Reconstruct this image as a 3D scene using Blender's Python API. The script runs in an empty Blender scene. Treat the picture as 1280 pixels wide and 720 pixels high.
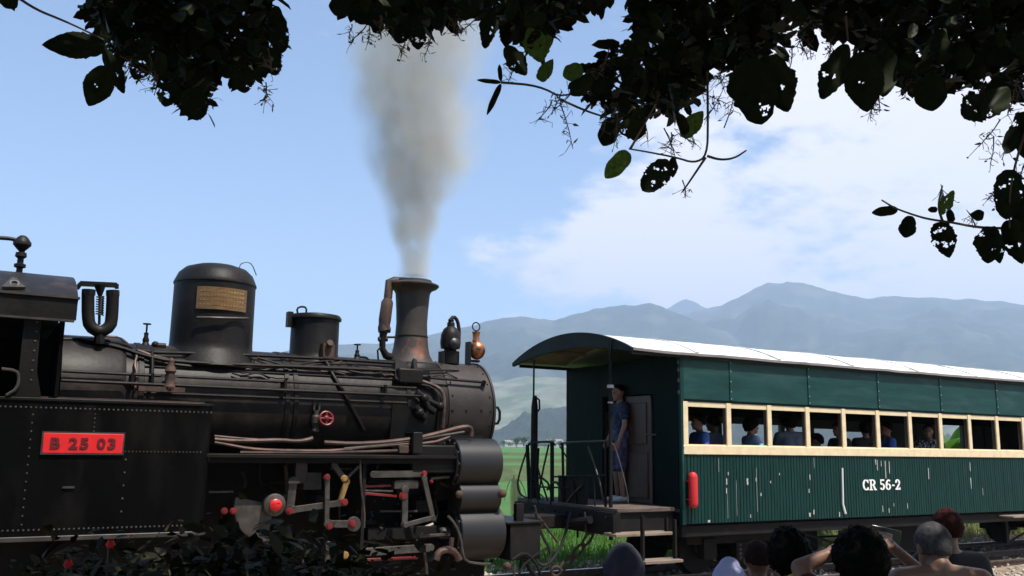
import bpy, bmesh, math, random
from mathutils import Vector as V, Matrix, noise
random.seed(7)
S = bpy.context.scene
COL = S.collection
rad = math.radians

# ------------------------------------------------------------------ camera, sky, sun, exposure
CAM_Z = 1.9
F = 1132.0
RX = (0.8618, 0.0994, 0.4978)      # world rows of the camera basis (X along the track, Y across it, Z up)
def _basis():
    d1 = V((1960, 226, F)).normalized(); d2 = V((-675, 185, F)).normalized()
    d2 = (d2 - d1 * d1.dot(d2)).normalized(); d3 = d1.cross(d2)
    if d3.y > 0: d3 = -d3
    return d1, d2, d3
B1, B2, B3 = _basis()
cam_d = bpy.data.cameras.new('camera'); cam = bpy.data.objects.new('camera', cam_d); COL.objects.link(cam)
cam_d.sensor_width = 36.0; cam_d.lens = F / 1280 * 36.0; cam_d.clip_end = 40000; cam_d.clip_start = 0.05
cam.matrix_world = Matrix(((B1.x, -B1.y, -B1.z, 0), (B2.x, -B2.y, -B2.z, 0), (B3.x, -B3.y, -B3.z, CAM_Z), (0, 0, 0, 1)))
S.camera = cam

SUN_EL = rad(65); SUN_AZ = V((0.30, -0.95))         # the sun stands high behind the photographer, a little along the train
SUN_DIR = V((SUN_AZ.normalized().x * math.cos(SUN_EL), SUN_AZ.normalized().y * math.cos(SUN_EL), math.sin(SUN_EL)))
W = bpy.data.worlds.new('World'); S.world = W; W.use_nodes = True
nt = W.node_tree; N = nt.nodes; L = nt.links
for n in list(N): N.remove(n)
def node(t, **k):
    n = N.new(t)
    for a, b in k.items(): setattr(n, a, b)
    return n
sky = node('ShaderNodeTexSky', sky_type='NISHITA', sun_disc=False)
sky.sun_elevation = SUN_EL; sky.sun_rotation = math.atan2(SUN_DIR.x, SUN_DIR.y)
sky.air_density = 1.0; sky.dust_density = 0.5; sky.ozone_density = 2.6; sky.altitude = 400
tc = node('ShaderNodeTexCoord'); sep = node('ShaderNodeSeparateXYZ'); L.new(tc.outputs['Generated'], sep.inputs[0])
def math_(op, a, b=None, clamp=False):
    m = node('ShaderNodeMath', operation=op, use_clamp=clamp)
    for i, v in enumerate((a, b)):
        if v is None: continue
        if isinstance(v, (int, float)): m.inputs[i].default_value = v
        else: L.new(v, m.inputs[i])
    return m.outputs[0]
# clouds: noise on a layer overhead (direction divided by its height), thicker towards the mountains on the right
hz = math_('ADD', math_('MAXIMUM', sep.outputs[2], 0.0), 0.28)
cx = math_('DIVIDE', sep.outputs[0], hz); cy = math_('DIVIDE', sep.outputs[1], hz)
comb = node('ShaderNodeCombineXYZ'); L.new(cx, comb.inputs[0]); L.new(cy, comb.inputs[1])
L.new(math_('MULTIPLY', sep.outputs[2], 2.0), comb.inputs[2])
cn = node('ShaderNodeTexNoise'); cn.inputs['Scale'].default_value = 1.9; cn.inputs['Detail'].default_value = 9; cn.inputs['Roughness'].default_value = 0.63
cmap = node('ShaderNodeMapping'); cmap.inputs['Location'].default_value = (3.1, 1.7, 0.4); L.new(comb.outputs[0], cmap.inputs[0]); L.new(cmap.outputs[0], cn.inputs['Vector'])
# cloud bank along the +X (down the line) side of the sky, all the way round that side
az = math_('ADD', math_('MULTIPLY', sep.outputs[0], 0.9), math_('MULTIPLY', sep.outputs[1], -0.22))
bank = node('ShaderNodeMapRange', interpolation_type='SMOOTHSTEP'); L.new(az, bank.inputs[0])
bank.inputs[1].default_value = 0.16; bank.inputs[2].default_value = 0.56; bank.inputs[3].default_value = -0.15; bank.inputs[4].default_value = 0.16
cl = node('ShaderNodeMapRange', interpolation_type='SMOOTHSTEP'); L.new(math_('ADD', cn.outputs['Fac'], bank.outputs[0]), cl.inputs[0])
cl.inputs[1].default_value = 0.455; cl.inputs[2].default_value = 0.585; cl.inputs[4].default_value = 1.0
skyg = node('ShaderNodeMix', data_type='RGBA'); skyg.blend_type = 'MULTIPLY'; skyg.inputs[0].default_value = 1.0
L.new(sky.outputs[0], skyg.inputs[6]); skyg.inputs[7].default_value = (1.0, 1.0, 1.0, 1)
cmix = node('ShaderNodeMix', data_type='RGBA'); L.new(cl.outputs[0], cmix.inputs[0]); L.new(skyg.outputs[2], cmix.inputs[6])
cmix.inputs[7].default_value = (5.8, 5.55, 5.75, 1)
bgn = node('ShaderNodeBackground'); bgn.inputs['Strength'].default_value = 0.098; L.new(cmix.outputs[2], bgn.inputs[0])
outw = node('ShaderNodeOutputWorld'); L.new(bgn.outputs[0], outw.inputs[0])

sd = bpy.data.lights.new('sun', 'SUN'); sd.energy = 3.8; sd.angle = rad(0.5); sd.color = (1.0, 0.94, 0.84)
sun = bpy.data.objects.new('sun', sd); COL.objects.link(sun); sun.location = (0, -20, 40)
sun.rotation_euler = (-SUN_DIR).to_track_quat('-Z', 'Y').to_euler()
S.view_settings.view_transform = 'Standard'; S.view_settings.look = 'None'; S.view_settings.gamma = 1.0
S.view_settings.exposure = 1.0
S.render.engine = 'CYCLES'; S.cycles.use_denoising = True
S.cycles.volume_step_rate = 1.0; S.cycles.volume_max_steps = 256; S.cycles.volume_bounces = 1; S.cycles.max_bounces = 8; S.cycles.transparent_max_bounces = 16

# ------------------------------------------------------------------ measuring helpers (photo pixel -> point on a plane of the place)
def ray(px, py):
    c = V((px - 640, py - 360, F)); return V((B1.dot(c), B2.dot(c), B3.dot(c)))
def py_(px, py, Y): r = ray(px, py); r = r * (Y / r.y); r.z += CAM_Z; return r
def px_(px, py, X): r = ray(px, py); r = r * (X / r.x); r.z += CAM_Z; return r
def dp_(px, py, d): r = ray(px, py) * (d / F); r.z += CAM_Z; return r
def proj(p):
    q = V((p.x, p.y, p.z - CAM_Z)); c = B1 * q.x + B2 * q.y + B3 * q.z
    if c.z < 0.05: return None
    return 640 + F * c.x / c.z, 360 + F * c.y / c.z, c.z

# ------------------------------------------------------------------ materials
MATS = {}
def mk(name, col, rough=0.6, metal=0.0, var=0.25, scale=6.0, col2=None, thr=(0.55, 0.68), scale2=4.0, bump=0.0, bscale=40.0, spec=0.5, stretch=None, trans=0.0, rnd=0.0):
    m = bpy.data.materials.new(name); m.use_nodes = True; t = m.node_tree; n = t.nodes; l = t.links
    b = n['Principled BSDF']; b.inputs['Roughness'].default_value = rough; b.inputs['Metallic'].default_value = metal
    b.inputs['Specular IOR Level'].default_value = spec
    c = n.new('ShaderNodeTexCoord'); vec = c.outputs['Object']
    if stretch:
        mp = n.new('ShaderNodeMapping'); mp.inputs['Scale'].default_value = stretch; l.new(vec, mp.inputs[0]); vec = mp.outputs[0]
    nz = n.new('ShaderNodeTexNoise'); nz.inputs['Scale'].default_value = scale; nz.inputs['Detail'].default_value = 7; l.new(vec, nz.inputs['Vector'])
    r = n.new('ShaderNodeValToRGB'); e = r.color_ramp.elements
    e[0].position = 0.3; e[1].position = 0.7
    e[0].color = tuple(x * (1 - var) for x in col) + (1,); e[1].color = tuple(min(1, x * (1 + var)) for x in col) + (1,)
    l.new(nz.outputs['Fac'], r.inputs[0]); out = r.outputs[0]
    if col2:
        z2 = n.new('ShaderNodeTexNoise'); z2.inputs['Scale'].default_value = scale2; z2.inputs['Detail'].default_value = 8; z2.inputs['Roughness'].default_value = 0.6
        l.new(vec, z2.inputs['Vector'])
        mr = n.new('ShaderNodeMapRange'); mr.inputs[1].default_value = thr[0]; mr.inputs[2].default_value = thr[1]; l.new(z2.outputs['Fac'], mr.inputs[0])
        mx = n.new('ShaderNodeMix'); mx.data_type = 'RGBA'; l.new(mr.outputs[0], mx.inputs[0]); l.new(out, mx.inputs[6]); mx.inputs[7].default_value = tuple(col2) + (1,); out = mx.outputs[2]
    if rnd:
        oi = n.new('ShaderNodeObjectInfo'); hs = n.new('ShaderNodeHueSaturation')
        m1 = n.new('ShaderNodeMapRange'); m1.inputs[3].default_value = 1 - rnd; m1.inputs[4].default_value = 1 + rnd; l.new(oi.outputs['Random'], m1.inputs[0])
        l.new(m1.outputs[0], hs.inputs['Value']); l.new(out, hs.inputs['Color']); out = hs.outputs[0]
    l.new(out, b.inputs['Base Color'])
    if trans:
        b.inputs['Transmission Weight'].default_value = 0
        tr = n.new('ShaderNodeBsdfTranslucent'); l.new(out, tr.inputs['Color']); ms = n.new('ShaderNodeMixShader'); ms.inputs[0].default_value = trans
        l.new(b.outputs[0], ms.inputs[1]); l.new(tr.outputs[0], ms.inputs[2]); l.new(ms.outputs[0], n['Material Output'].inputs[0])
    if bump:
        bz = n.new('ShaderNodeTexNoise'); bz.inputs['Scale'].default_value = bscale; bz.inputs['Detail'].default_value = 5; l.new(vec, bz.inputs['Vector'])
        bp = n.new('ShaderNodeBump'); bp.inputs['Strength'].default_value = bump; bp.inputs['Distance'].default_value = 0.02
        l.new(bz.outputs['Fac'], bp.inputs['Height']); l.new(bp.outputs[0], b.inputs['Normal'])
    MATS[name] = m; return m

# ------------------------------------------------------------------ mesh builder
ORI = {}
def origin(o):
    while o is not None:
        if o.name in ORI: return ORI[o.name]
        o = o.parent
    return V((0, 0, 0))
class MB:
    def __init__(s): s.bm = bmesh.new()
    def box(s, c, size, rot=None):
        m = Matrix.Translation(V(c)) @ (rot.to_4x4() if rot else Matrix()) @ Matrix.Diagonal((*size, 1)); bmesh.ops.create_cube(s.bm, size=1, matrix=m); return s
    def bx(s, x0, x1, y0, y1, z0, z1): return s.box(((x0+x1)/2, (y0+y1)/2, (z0+z1)/2), (abs(x1-x0), abs(y1-y0), abs(z1-z0)))
    def bar(s, p0, p1, w, h, up=(0, 0, 1)):       # flat bar between two points: w across, h thickness along 'up'-ish
        p0, p1 = V(p0), V(p1); d = p1 - p0; x = d.normalized(); u = V(up); y = u.cross(x)
        if y.length < 1e-5: y = V((0, 1, 0)).cross(x)
        y.normalize(); z = x.cross(y)
        return s.box((p0 + p1) / 2, (d.length, w, h), Matrix((x, y, z)).transposed())
    def cyl(s, p0, p1, r0, r1=None, n=16, caps=True):
        p0, p1 = V(p0), V(p1); r1 = r0 if r1 is None else r1; d = p1 - p0
        q = d.to_track_quat('Z', 'Y').to_matrix().to_4x4(); m = Matrix.Translation((p0 + p1) / 2) @ q
        bmesh.ops.create_cone(s.bm, cap_ends=caps, segments=n, radius1=max(r0, 1e-4), radius2=max(r1, 1e-4), depth=d.length, matrix=m); return s
    def sph(s, c, r, n=12, rot=None):
        r = (r, r, r) if isinstance(r, (int, float)) else r
        m = Matrix.Translation(V(c)) @ (rot.to_4x4() if rot else Matrix()) @ Matrix.Diagonal((*r, 1)); bmesh.ops.create_uvsphere(s.bm, u_segments=n, v_segments=max(5, n * 2 // 3), radius=1, matrix=m); return s
    def lathe(s, prof, o, axis=(0, 0, 1), n=24, cap=True):
        o = V(o); q = V(axis).normalized().to_track_quat('Z', 'Y').to_matrix(); rings = []
        for r, h in prof:
            rings.append([s.bm.verts.new(o + q @ V((r * math.cos(2*math.pi*i/n), r * math.sin(2*math.pi*i/n), h))) for i in range(n)])
        for a, b in zip(rings, rings[1:]):
            for i in range(n): s.bm.faces.new((a[i], a[(i+1) % n], b[(i+1) % n], b[i]))
        if cap:
            if prof[0][0] > 1e-3: s.bm.faces.new(rings[0][::-1])
            if prof[-1][0] > 1e-3: s.bm.faces.new(rings[-1])
        return s
    def tube(s, pts, r, n=8, sm=0):
        pts = [V(p) for p in pts]
        for _ in range(sm):
            q = [pts[0]]
            for a, b in zip(pts, pts[1:]): q += [a * .75 + b * .25, a * .25 + b * .75]
            pts = q + [pts[-1]]
        rs = r if isinstance(r, (list, tuple)) else [r] * len(pts)
        if len(rs) != len(pts): rs = [rs[0] + (rs[-1] - rs[0]) * i / (len(pts) - 1) for i in range(len(pts))]
        t = (pts[1] - pts[0]).normalized(); a = t.orthogonal().normalized(); rings = []
        for i, p in enumerate(pts):
            t = (pts[min(i+1, len(pts)-1)] - pts[max(i-1, 0)])
            if t.length < 1e-7: t = V((0, 0, 1))
            t.normalize(); a = a - t * a.dot(t)
            if a.length < 1e-6: a = t.orthogonal()
            a.normalize(); b = t.cross(a)
            rings.append([s.bm.verts.new(p + (a * math.cos(2*math.pi*k/n) + b * math.sin(2*math.pi*k/n)) * rs[i]) for k in range(n)])
        for A, B in zip(rings, rings[1:]):
            for i in range(n): s.bm.faces.new((A[i], A[(i+1) % n], B[(i+1) % n], B[i]))
        s.bm.faces.new(rings[0][::-1]); s.bm.faces.new(rings[-1]); return s
    def torus(s, c, axis, R, r, n=20, m=8):
        q = V(axis).normalized().to_track_quat('Z', 'Y').to_matrix(); c = V(c); rings = []
        for i in range(n):
            a = 2*math.pi*i/n; e = V((math.cos(a), math.sin(a), 0))
            rings.append([s.bm.verts.new(c + q @ (e * (R + r*math.cos(2*math.pi*k/m)) + V((0, 0, r*math.sin(2*math.pi*k/m))))) for k in range(m)])
        for i in range(n):
            A, B = rings[i], rings[(i+1) % n]
            for k in range(m): s.bm.faces.new((A[k], B[k], B[(k+1) % m], A[(k+1) % m]))
        return s
    def prism(s, poly, d):         # closed polygon (3-D points) pushed along d
        a = [s.bm.verts.new(V(p)) for p in poly]; b = [s.bm.verts.new(V(p) + V(d)) for p in poly]; n = len(a)
        s.bm.faces.new(a[::-1]); s.bm.faces.new(b)
        for i in range(n): s.bm.faces.new((a[i], a[(i+1) % n], b[(i+1) % n], b[i]))
        return s
    def face(s, pts): s.bm.faces.new([s.bm.verts.new(V(p)) for p in pts]); return s
    def mesh(s, name, mat, o=V((0, 0, 0)), ang=35, recalc=True):
        if recalc: bmesh.ops.recalc_face_normals(s.bm, faces=s.bm.faces)
        if o.length: bmesh.ops.translate(s.bm, verts=s.bm.verts, vec=-o)
        for f in s.bm.faces: f.smooth = True
        me = bpy.data.meshes.new(name); s.bm.to_mesh(me); s.bm.free()
        if ang < 179: me.set_sharp_from_angle(angle=rad(ang))
        if mat: me.materials.append(MATS[mat] if isinstance(mat, str) else mat)
        return me
    def build(s, name, mat, parent=None, bevel=0, ang=35, kind=None, label=None):
        o0 = origin(parent) if parent else V((0, 0, 0))
        ob = bpy.data.objects.new(name, s.mesh(name, mat, o0, ang)); COL.objects.link(ob); ob.parent = parent
        if bevel:
            bv = ob.modifiers.new('bevel', 'BEVEL'); bv.width = bevel; bv.segments = 2; bv.limit_method = 'ANGLE'; bv.angle_limit = rad(40)
        if kind: ob['kind'] = kind
        if label: ob['label'] = label
        return ob
def thing(name, label, cat, loc=(0, 0, 0), group=None):
    o = bpy.data.objects.new(name, None); COL.objects.link(o); o.location = loc; o.empty_display_size = .2
    ORI[o.name] = V(loc); o['label'] = label; o['category'] = cat
    if group: o['group'] = group
    return o
def tag(o, label, cat, group=None, kind=None):
    o['label'] = label; o['category'] = cat
    if group: o['group'] = group
    if kind: o['kind'] = kind
    return o
def link_mesh(name, me, parent=None, loc=(0, 0, 0)):
    o = bpy.data.objects.new(name, me); COL.objects.link(o); o.parent = parent; o.location = loc; return o
def copy_tree(o, parent=None, loc=None, rotz=None, label=None, scale=None):
    c = o.copy(); COL.objects.link(c)
    if parent: c.parent = parent
    if loc is not None: c.location = loc
    if rotz is not None: c.rotation_euler = (0, 0, rotz)
    if scale: c.scale = (scale,) * 3 if isinstance(scale, (int, float)) else scale
    if label: c['label'] = label
    for ch in list(o.children): copy_tree(ch, c)
    return c
def text_mesh(txt, height, mat, bold=0.0, depth=0.006, spacing=1.0, name='lettering'):
    cu = bpy.data.curves.new('txt', 'FONT'); cu.body = txt; cu.size = 1; cu.extrude = 0.02; cu.offset = bold; cu.space_character = spacing; cu.resolution_u = 4
    o = bpy.data.objects.new('txt', cu); COL.objects.link(o); dg = bpy.context.evaluated_depsgraph_get()
    me = bpy.data.meshes.new_from_object(o.evaluated_get(dg)); bpy.data.objects.remove(o)
    xs = [v.co.x for v in me.vertices]; ys = [v.co.y for v in me.vertices]; h = max(ys) - min(ys)
    k = height / h
    for v in me.vertices: v.co = ((v.co.x - min(xs)) * k, (v.co.y - min(ys)) * k, v.co.z * depth / 0.02)
    me.materials.clear(); me.materials.append(MATS[mat]); me.name = name
    return me, (max(xs) - min(xs)) * k
def remesh(bm, voxel, smooth=4):
    bmesh.ops.recalc_face_normals(bm, faces=bm.faces)
    me = bpy.data.meshes.new('tmp'); bm.to_mesh(me); bm.free(); o = bpy.data.objects.new('tmp', me); COL.objects.link(o)
    r = o.modifiers.new('r', 'REMESH'); r.mode = 'VOXEL'; r.voxel_size = voxel
    s = o.modifiers.new('s', 'SMOOTH'); s.iterations = smooth; s.factor = 0.5
    dg = bpy.context.evaluated_depsgraph_get(); me2 = bpy.data.meshes.new_from_object(o.evaluated_get(dg))
    bpy.data.objects.remove(o); bpy.data.meshes.remove(me)
    for p in me2.polygons: p.use_smooth = True
    return me2
def fbm(x, y, z=0.0, o=5):
    return noise.fractal(V((x, y, z)), 1.0, 2.0, o)

# ------------------------------------------------------------------ palette
mk('loco_black', (0.008, 0.0068, 0.0062), spec=0.2, rough=0.5, var=0.35, scale=3, col2=(0.019, 0.016, 0.015), thr=(0.5, 0.75), scale2=2.5, bump=0.15, bscale=25)
mk('tank_black', (0.0022, 0.0022, 0.0022), rough=0.45, var=0.35, scale=3, col2=(0.013, 0.011, 0.010), thr=(0.5, 0.75), scale2=2.0, bump=0.08, bscale=14, spec=0.07, stretch=(1, 1, .35))  # lighter streaks in the colour imitate an uneven sheen
mk('boiler_soot', (0.013, 0.0105, 0.0095), spec=0.22, rough=0.48, var=0.3, scale=3, col2=(0.042, 0.031, 0.026), thr=(0.50, 0.72), scale2=3.5, bump=0.12, bscale=20)
mk('smokebox_grey', (0.023, 0.019, 0.018), spec=0.28, rough=0.55, var=0.3, scale=3, col2=(0.060, 0.046, 0.042), thr=(0.45, 0.8), scale2=2.0, bump=0.12, bscale=20)
mk('cyl_grey', (0.008, 0.008, 0.0085), rough=0.42, var=0.25, scale=5, bump=0.05)
mk('rust', (0.065, 0.032, 0.022), rough=0.8, var=0.5, scale=9, col2=(0.03, 0.022, 0.02), thr=(0.45, 0.65), scale2=6, bump=0.2)
mk('stack_rust', (0.030, 0.023, 0.019), rough=0.65, var=0.3, scale=5, col2=(0.24, 0.075, 0.035), thr=(0.56, 0.74), scale2=3.2, bump=0.15)
mk('copper', (0.55, 0.22, 0.11), rough=0.35, metal=0.9, var=0.35, scale=8, col2=(0.08, 0.04, 0.03), thr=(0.5, 0.75), scale2=5)
mk('copper_pipe', (0.105, 0.062, 0.050), rough=0.5, metal=0.4, var=0.35, scale=10, col2=(0.04, 0.03, 0.028), thr=(0.45, 0.65), scale2=6)
mk('brass_plate', (0.20, 0.115, 0.055), rough=0.5, metal=0.5, var=0.3, scale=14, stretch=(1, 1, 4))
mk('brass', (0.42, 0.25, 0.09), rough=0.4, metal=0.7, var=0.3)
mk('steel', (0.075, 0.066, 0.058), rough=0.5, metal=0.45, var=0.4, scale=8, col2=(0.035, 0.03, 0.027), thr=(0.5, 0.7), scale2=6)
mk('steel_dark', (0.05, 0.045, 0.042), rough=0.5, metal=0.3, var=0.4, scale=8, col2=(0.08, 0.045, 0.03), thr=(0.58, 0.75), scale2=6)
mk('red_pin', (0.16, 0.008, 0.009), rough=0.45, var=0.4, scale=12)
mk('red_plate', (0.72, 0.014, 0.018), rough=0.45, var=0.1, scale=8)
mk('plate_letter', (0.11, 0.008, 0.01), rough=0.5, var=0.2)
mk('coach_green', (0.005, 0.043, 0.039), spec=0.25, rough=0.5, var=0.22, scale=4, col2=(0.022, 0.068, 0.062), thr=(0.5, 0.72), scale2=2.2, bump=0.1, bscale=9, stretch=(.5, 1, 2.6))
mk('coach_green_dark', (0.002, 0.0075, 0.008), spec=0.06, rough=0.5, var=0.25, scale=4, bump=0.05, stretch=(1, 1, .3))  # coach green darkened, shade of the platform end put into the colour
mk('cream', (0.74, 0.60, 0.38), rough=0.55, var=0.1, scale=8, col2=(0.52, 0.40, 0.26), thr=(0.62, 0.8), scale2=5, bump=0.05)
mk('roof_white', (0.62, 0.61, 0.59), rough=0.75, var=0.10, scale=3, col2=(0.30, 0.275, 0.24), thr=(0.50, 0.75), scale2=3.0, bump=0.08, bscale=10, stretch=(.6, 1.5, 1))
mk('roof_end', (0.010, 0.015, 0.016), spec=0.2, rough=0.65, var=0.25)
mk('soffit', (0.19, 0.13, 0.09), rough=0.7, var=0.25, scale=6)
mk('white_paint', (0.82, 0.82, 0.80), rough=0.5, var=0.05)
mk('ext_red', (0.55, 0.016, 0.02), rough=0.6, var=0.08)
mk('door_brown', (0.045, 0.017, 0.011), rough=0.45, var=0.35, scale=5, stretch=(4, 4, .5), bump=0.05)
mk('door_grey', (0.045, 0.036, 0.031), rough=0.5, var=0.25, scale=5)
mk('wood_worn', (0.20, 0.15, 0.115), rough=0.8, var=0.35, scale=7, stretch=(.6, 4, 4), bump=0.2)
mk('interior', (0.045, 0.040, 0.035), rough=0.6, var=0.2)
mk('underframe', (0.006, 0.0055, 0.0055), spec=0.25, rough=0.75, var=0.3, col2=(0.02, 0.015, 0.012), thr=(0.55, 0.75))
mk('rail_steel', (0.10, 0.065, 0.05), rough=0.5, metal=0.5, var=0.4, scale=9)
mk('rail_top', (0.38, 0.36, 0.34), rough=0.3, metal=0.8, var=0.2, scale=6)
mk('sleeper_wood', (0.20, 0.125, 0.085), rough=0.85, var=0.4, scale=6, bump=0.3)
mk('stone', (0.36, 0.31, 0.26), rough=0.9, var=0.4, scale=14, rnd=0.3)
mk('dirt', (0.22, 0.165, 0.115), rough=0.95, var=0.4, scale=3, col2=(0.32, 0.26, 0.20), thr=(0.5, 0.7), scale2=1.2, bump=0.5, bscale=20)
mk('ground_green', (0.070, 0.115, 0.038), rough=0.95, var=0.35, scale=0.02, col2=(0.10, 0.13, 0.06), thr=(0.5, 0.7), scale2=.01)
mk('rice', (0.036, 0.118, 0.012), rough=0.85, var=0.28, scale=0.25, col2=(0.055, 0.14, 0.018), thr=(0.5, 0.7), scale2=0.05, bump=0.5, bscale=6)
mk('rice_blade', (0.075, 0.18, 0.022), rough=0.7, var=0.35, scale=1.2, trans=0.3)
mk('weed', (0.17, 0.26, 0.035), rough=0.7, var=0.5, scale=2.5, col2=(0.42, 0.30, 0.09), thr=(0.55, 0.7), scale2=3.0, trans=0.3)
mk('pale_leaf', (0.74, 0.76, 0.36), rough=0.6, var=0.2, scale=4, trans=0.5)
mk('dry_blade', (0.30, 0.25, 0.10), rough=0.8, var=0.45, scale=1.5, col2=(0.14, 0.17, 0.05), thr=(0.5, 0.65), scale2=1.0, trans=0.3)
mk('bund', (0.05, 0.075, 0.025), rough=0.95, var=0.3, scale=1)
mk('banana', (0.10, 0.23, 0.035), rough=0.5, var=0.25, scale=3, trans=0.35)
mk('forest', (0.017, 0.029, 0.019), rough=0.95, var=0.5, scale=0.02, col2=(0.055, 0.065, 0.045), thr=(0.50, 0.62), scale2=0.005)
mk('foothill', (0.12, 0.13, 0.085), rough=0.95, var=0.45, scale=0.02, col2=(0.05, 0.08, 0.03), thr=(0.48, 0.60), scale2=0.012)
mk('near_forest', (0.010, 0.018, 0.012), rough=0.95, var=0.6, scale=0.05)
mk('tree_leaf_far', (0.055, 0.10, 0.030), rough=0.9, var=0.45, scale=0.6, rnd=0.3)
mk('bark', (0.085, 0.065, 0.05), rough=0.9, var=0.4, scale=9, bump=0.4)
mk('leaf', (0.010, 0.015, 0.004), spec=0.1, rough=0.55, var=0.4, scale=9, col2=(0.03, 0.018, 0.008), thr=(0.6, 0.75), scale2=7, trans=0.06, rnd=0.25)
mk('backlit_leaf', (0.075, 0.125, 0.022), rough=0.55, spec=0.15, var=0.35, scale=9, col2=(0.04, 0.05, 0.012), thr=(0.55, 0.7), scale2=6, trans=0.45)  # lighter copy of the leaf, light from behind put into its colour
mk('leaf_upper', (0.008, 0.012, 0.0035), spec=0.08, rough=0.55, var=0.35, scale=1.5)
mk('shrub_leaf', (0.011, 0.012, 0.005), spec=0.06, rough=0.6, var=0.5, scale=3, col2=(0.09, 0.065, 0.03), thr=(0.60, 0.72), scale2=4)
mk('flower_red', (0.55, 0.02, 0.02), rough=0.5, var=0.2)
mk('house_white', (0.42, 0.41, 0.39), rough=0.8, var=0.1)
mk('house_roof', (0.30, 0.16, 0.11), rough=0.8, var=0.2)
mk('house_dark', (0.05, 0.05, 0.06), rough=0.4, var=0.1)
mk('hair_brown', (0.024, 0.012, 0.010), rough=0.85, spec=0.08, var=0.25, scale=20, bump=0.3, bscale=60)
mk('red_hub', (0.6, 0.014, 0.016), rough=0.4, var=0.15)
mk('skin', (0.22, 0.115, 0.075), rough=0.5, var=0.08, scale=6)
mk('skin_dark', (0.15, 0.075, 0.05), rough=0.5, var=0.1, scale=6)
mk('skin_light', (0.24, 0.13, 0.095), rough=0.5, var=0.08, scale=6)
mk('hair', (0.004, 0.0035, 0.003), spec=0.05, rough=0.6, var=0.4, scale=30, bump=0.4, bscale=90)
mk('hair_grey', (0.06, 0.056, 0.058), spec=0.2, rough=0.8, var=0.35, scale=40, bump=0.3, bscale=120)
mk('house_roof_pale', (0.22, 0.20, 0.19), rough=0.8, var=0.2)
mk('hair_maroon', (0.036, 0.010, 0.009), rough=0.85, spec=0.1, var=0.25, scale=20, bump=0.3, bscale=60)
mk('cloth_navy', (0.016, 0.014, 0.030), rough=0.8, var=0.25, scale=10, bump=0.2)
mk('cloth_lavender', (0.42, 0.43, 0.68), rough=0.8, var=0.12, scale=10, bump=0.2)
mk('cloth_yellow', (0.62, 0.40, 0.03), rough=0.8, var=0.2, scale=10, bump=0.2)
mk('cloth_red', (0.10, 0.012, 0.012), rough=0.8, var=0.2, scale=10, bump=0.2)
mk('cloth_black', (0.012, 0.012, 0.013), rough=0.8, var=0.2)
mk('cloth_white', (0.70, 0.70, 0.70), rough=0.8, var=0.06, scale=10, bump=0.2)
mk('cloth_blue', (0.035, 0.10, 0.34), rough=0.8, var=0.3, scale=12, bump=0.2)
mk('cloth_pale_blue', (0.22, 0.34, 0.56), rough=0.8, var=0.15, scale=8, bump=0.2)
mk('cloth_grey', (0.10, 0.12, 0.17), rough=0.8, var=0.3, scale=8)
mk('cloth_pattern', (0.008, 0.013, 0.045), rough=0.8, var=0.3, scale=25, col2=(0.028, 0.048, 0.11), thr=(0.54, 0.58), scale2=22)
mk('cloth_shorts', (0.045, 0.065, 0.15), rough=0.8, var=0.3, scale=18, col2=(0.02, 0.02, 0.06), thr=(0.5, 0.55), scale2=14)
mk('cloth_check', (0.02, 0.02, 0.03), rough=0.8, var=0.2, scale=8, col2=(0.6, 0.6, 0.6), thr=(0.52, 0.56), scale2=26)
mk('shoe', (0.55, 0.52, 0.48), rough=0.6, var=0.1)
mk('phone', (0.02, 0.02, 0.022), rough=0.2, var=0.1)

# ================================================================== SETTING
def structure(o): o['kind'] = 'structure'; return o
# ground: one sheet to the horizon
m = MB(); m.face([(-8000, -8000, 0), (8000, -8000, 0), (8000, 8000, 0), (-8000, 8000, 0)]); structure(m.build('ground', 'ground_green'))
m = MB()      # bare earth of the station yard, uneven
nx, ny = 90, 36
g = [[m.bm.verts.new((-14 + 50*i/nx, -8 + 20.6*j/ny, 0.012 + 0.03*(1+fbm(i*.33, j*.33)))) for i in range(nx+1)] for j in range(ny+1)]
for j in range(ny):
    for i in range(nx): m.bm.faces.new((g[j][i], g[j][i+1], g[j+1][i+1], g[j+1][i]))
structure(m.build('station_yard', 'dirt', ang=180))
m = MB()      # the rice field, stepped a little by its plots
m.face([(-300, 13.2, 0.004), (500, 13.2, 0.004), (500, 480, 0.004), (-300, 480, 0.004)]); structure(m.build('rice_field', 'rice'))
for k, (Y0, h, w) in enumerate(((42, .35, .9), (51, .4, .9), (60, .35, 1.0), (86, .4, 1.2), (140, .5, 1.6))):
    m = MB(); pts = []
    n = 60
    for i in range(n):
        a, b = -60 + 300*i/n, -60 + 300*(i+1)/n
        ya, yb = Y0 + fbm(a*.02, k)*1.0, Y0 + fbm(b*.02, k)*1.0
        m.face([(a, ya-w, .01), (b, yb-w, .01), (b, yb-.2, h), (a, ya-.2, h)]); m.face([(a, ya-.2, h), (b, yb-.2, h), (b, yb+w, .01), (a, ya+w, .01)])
    structure(m.build('field_bund', 'bund', ang=180))

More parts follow.
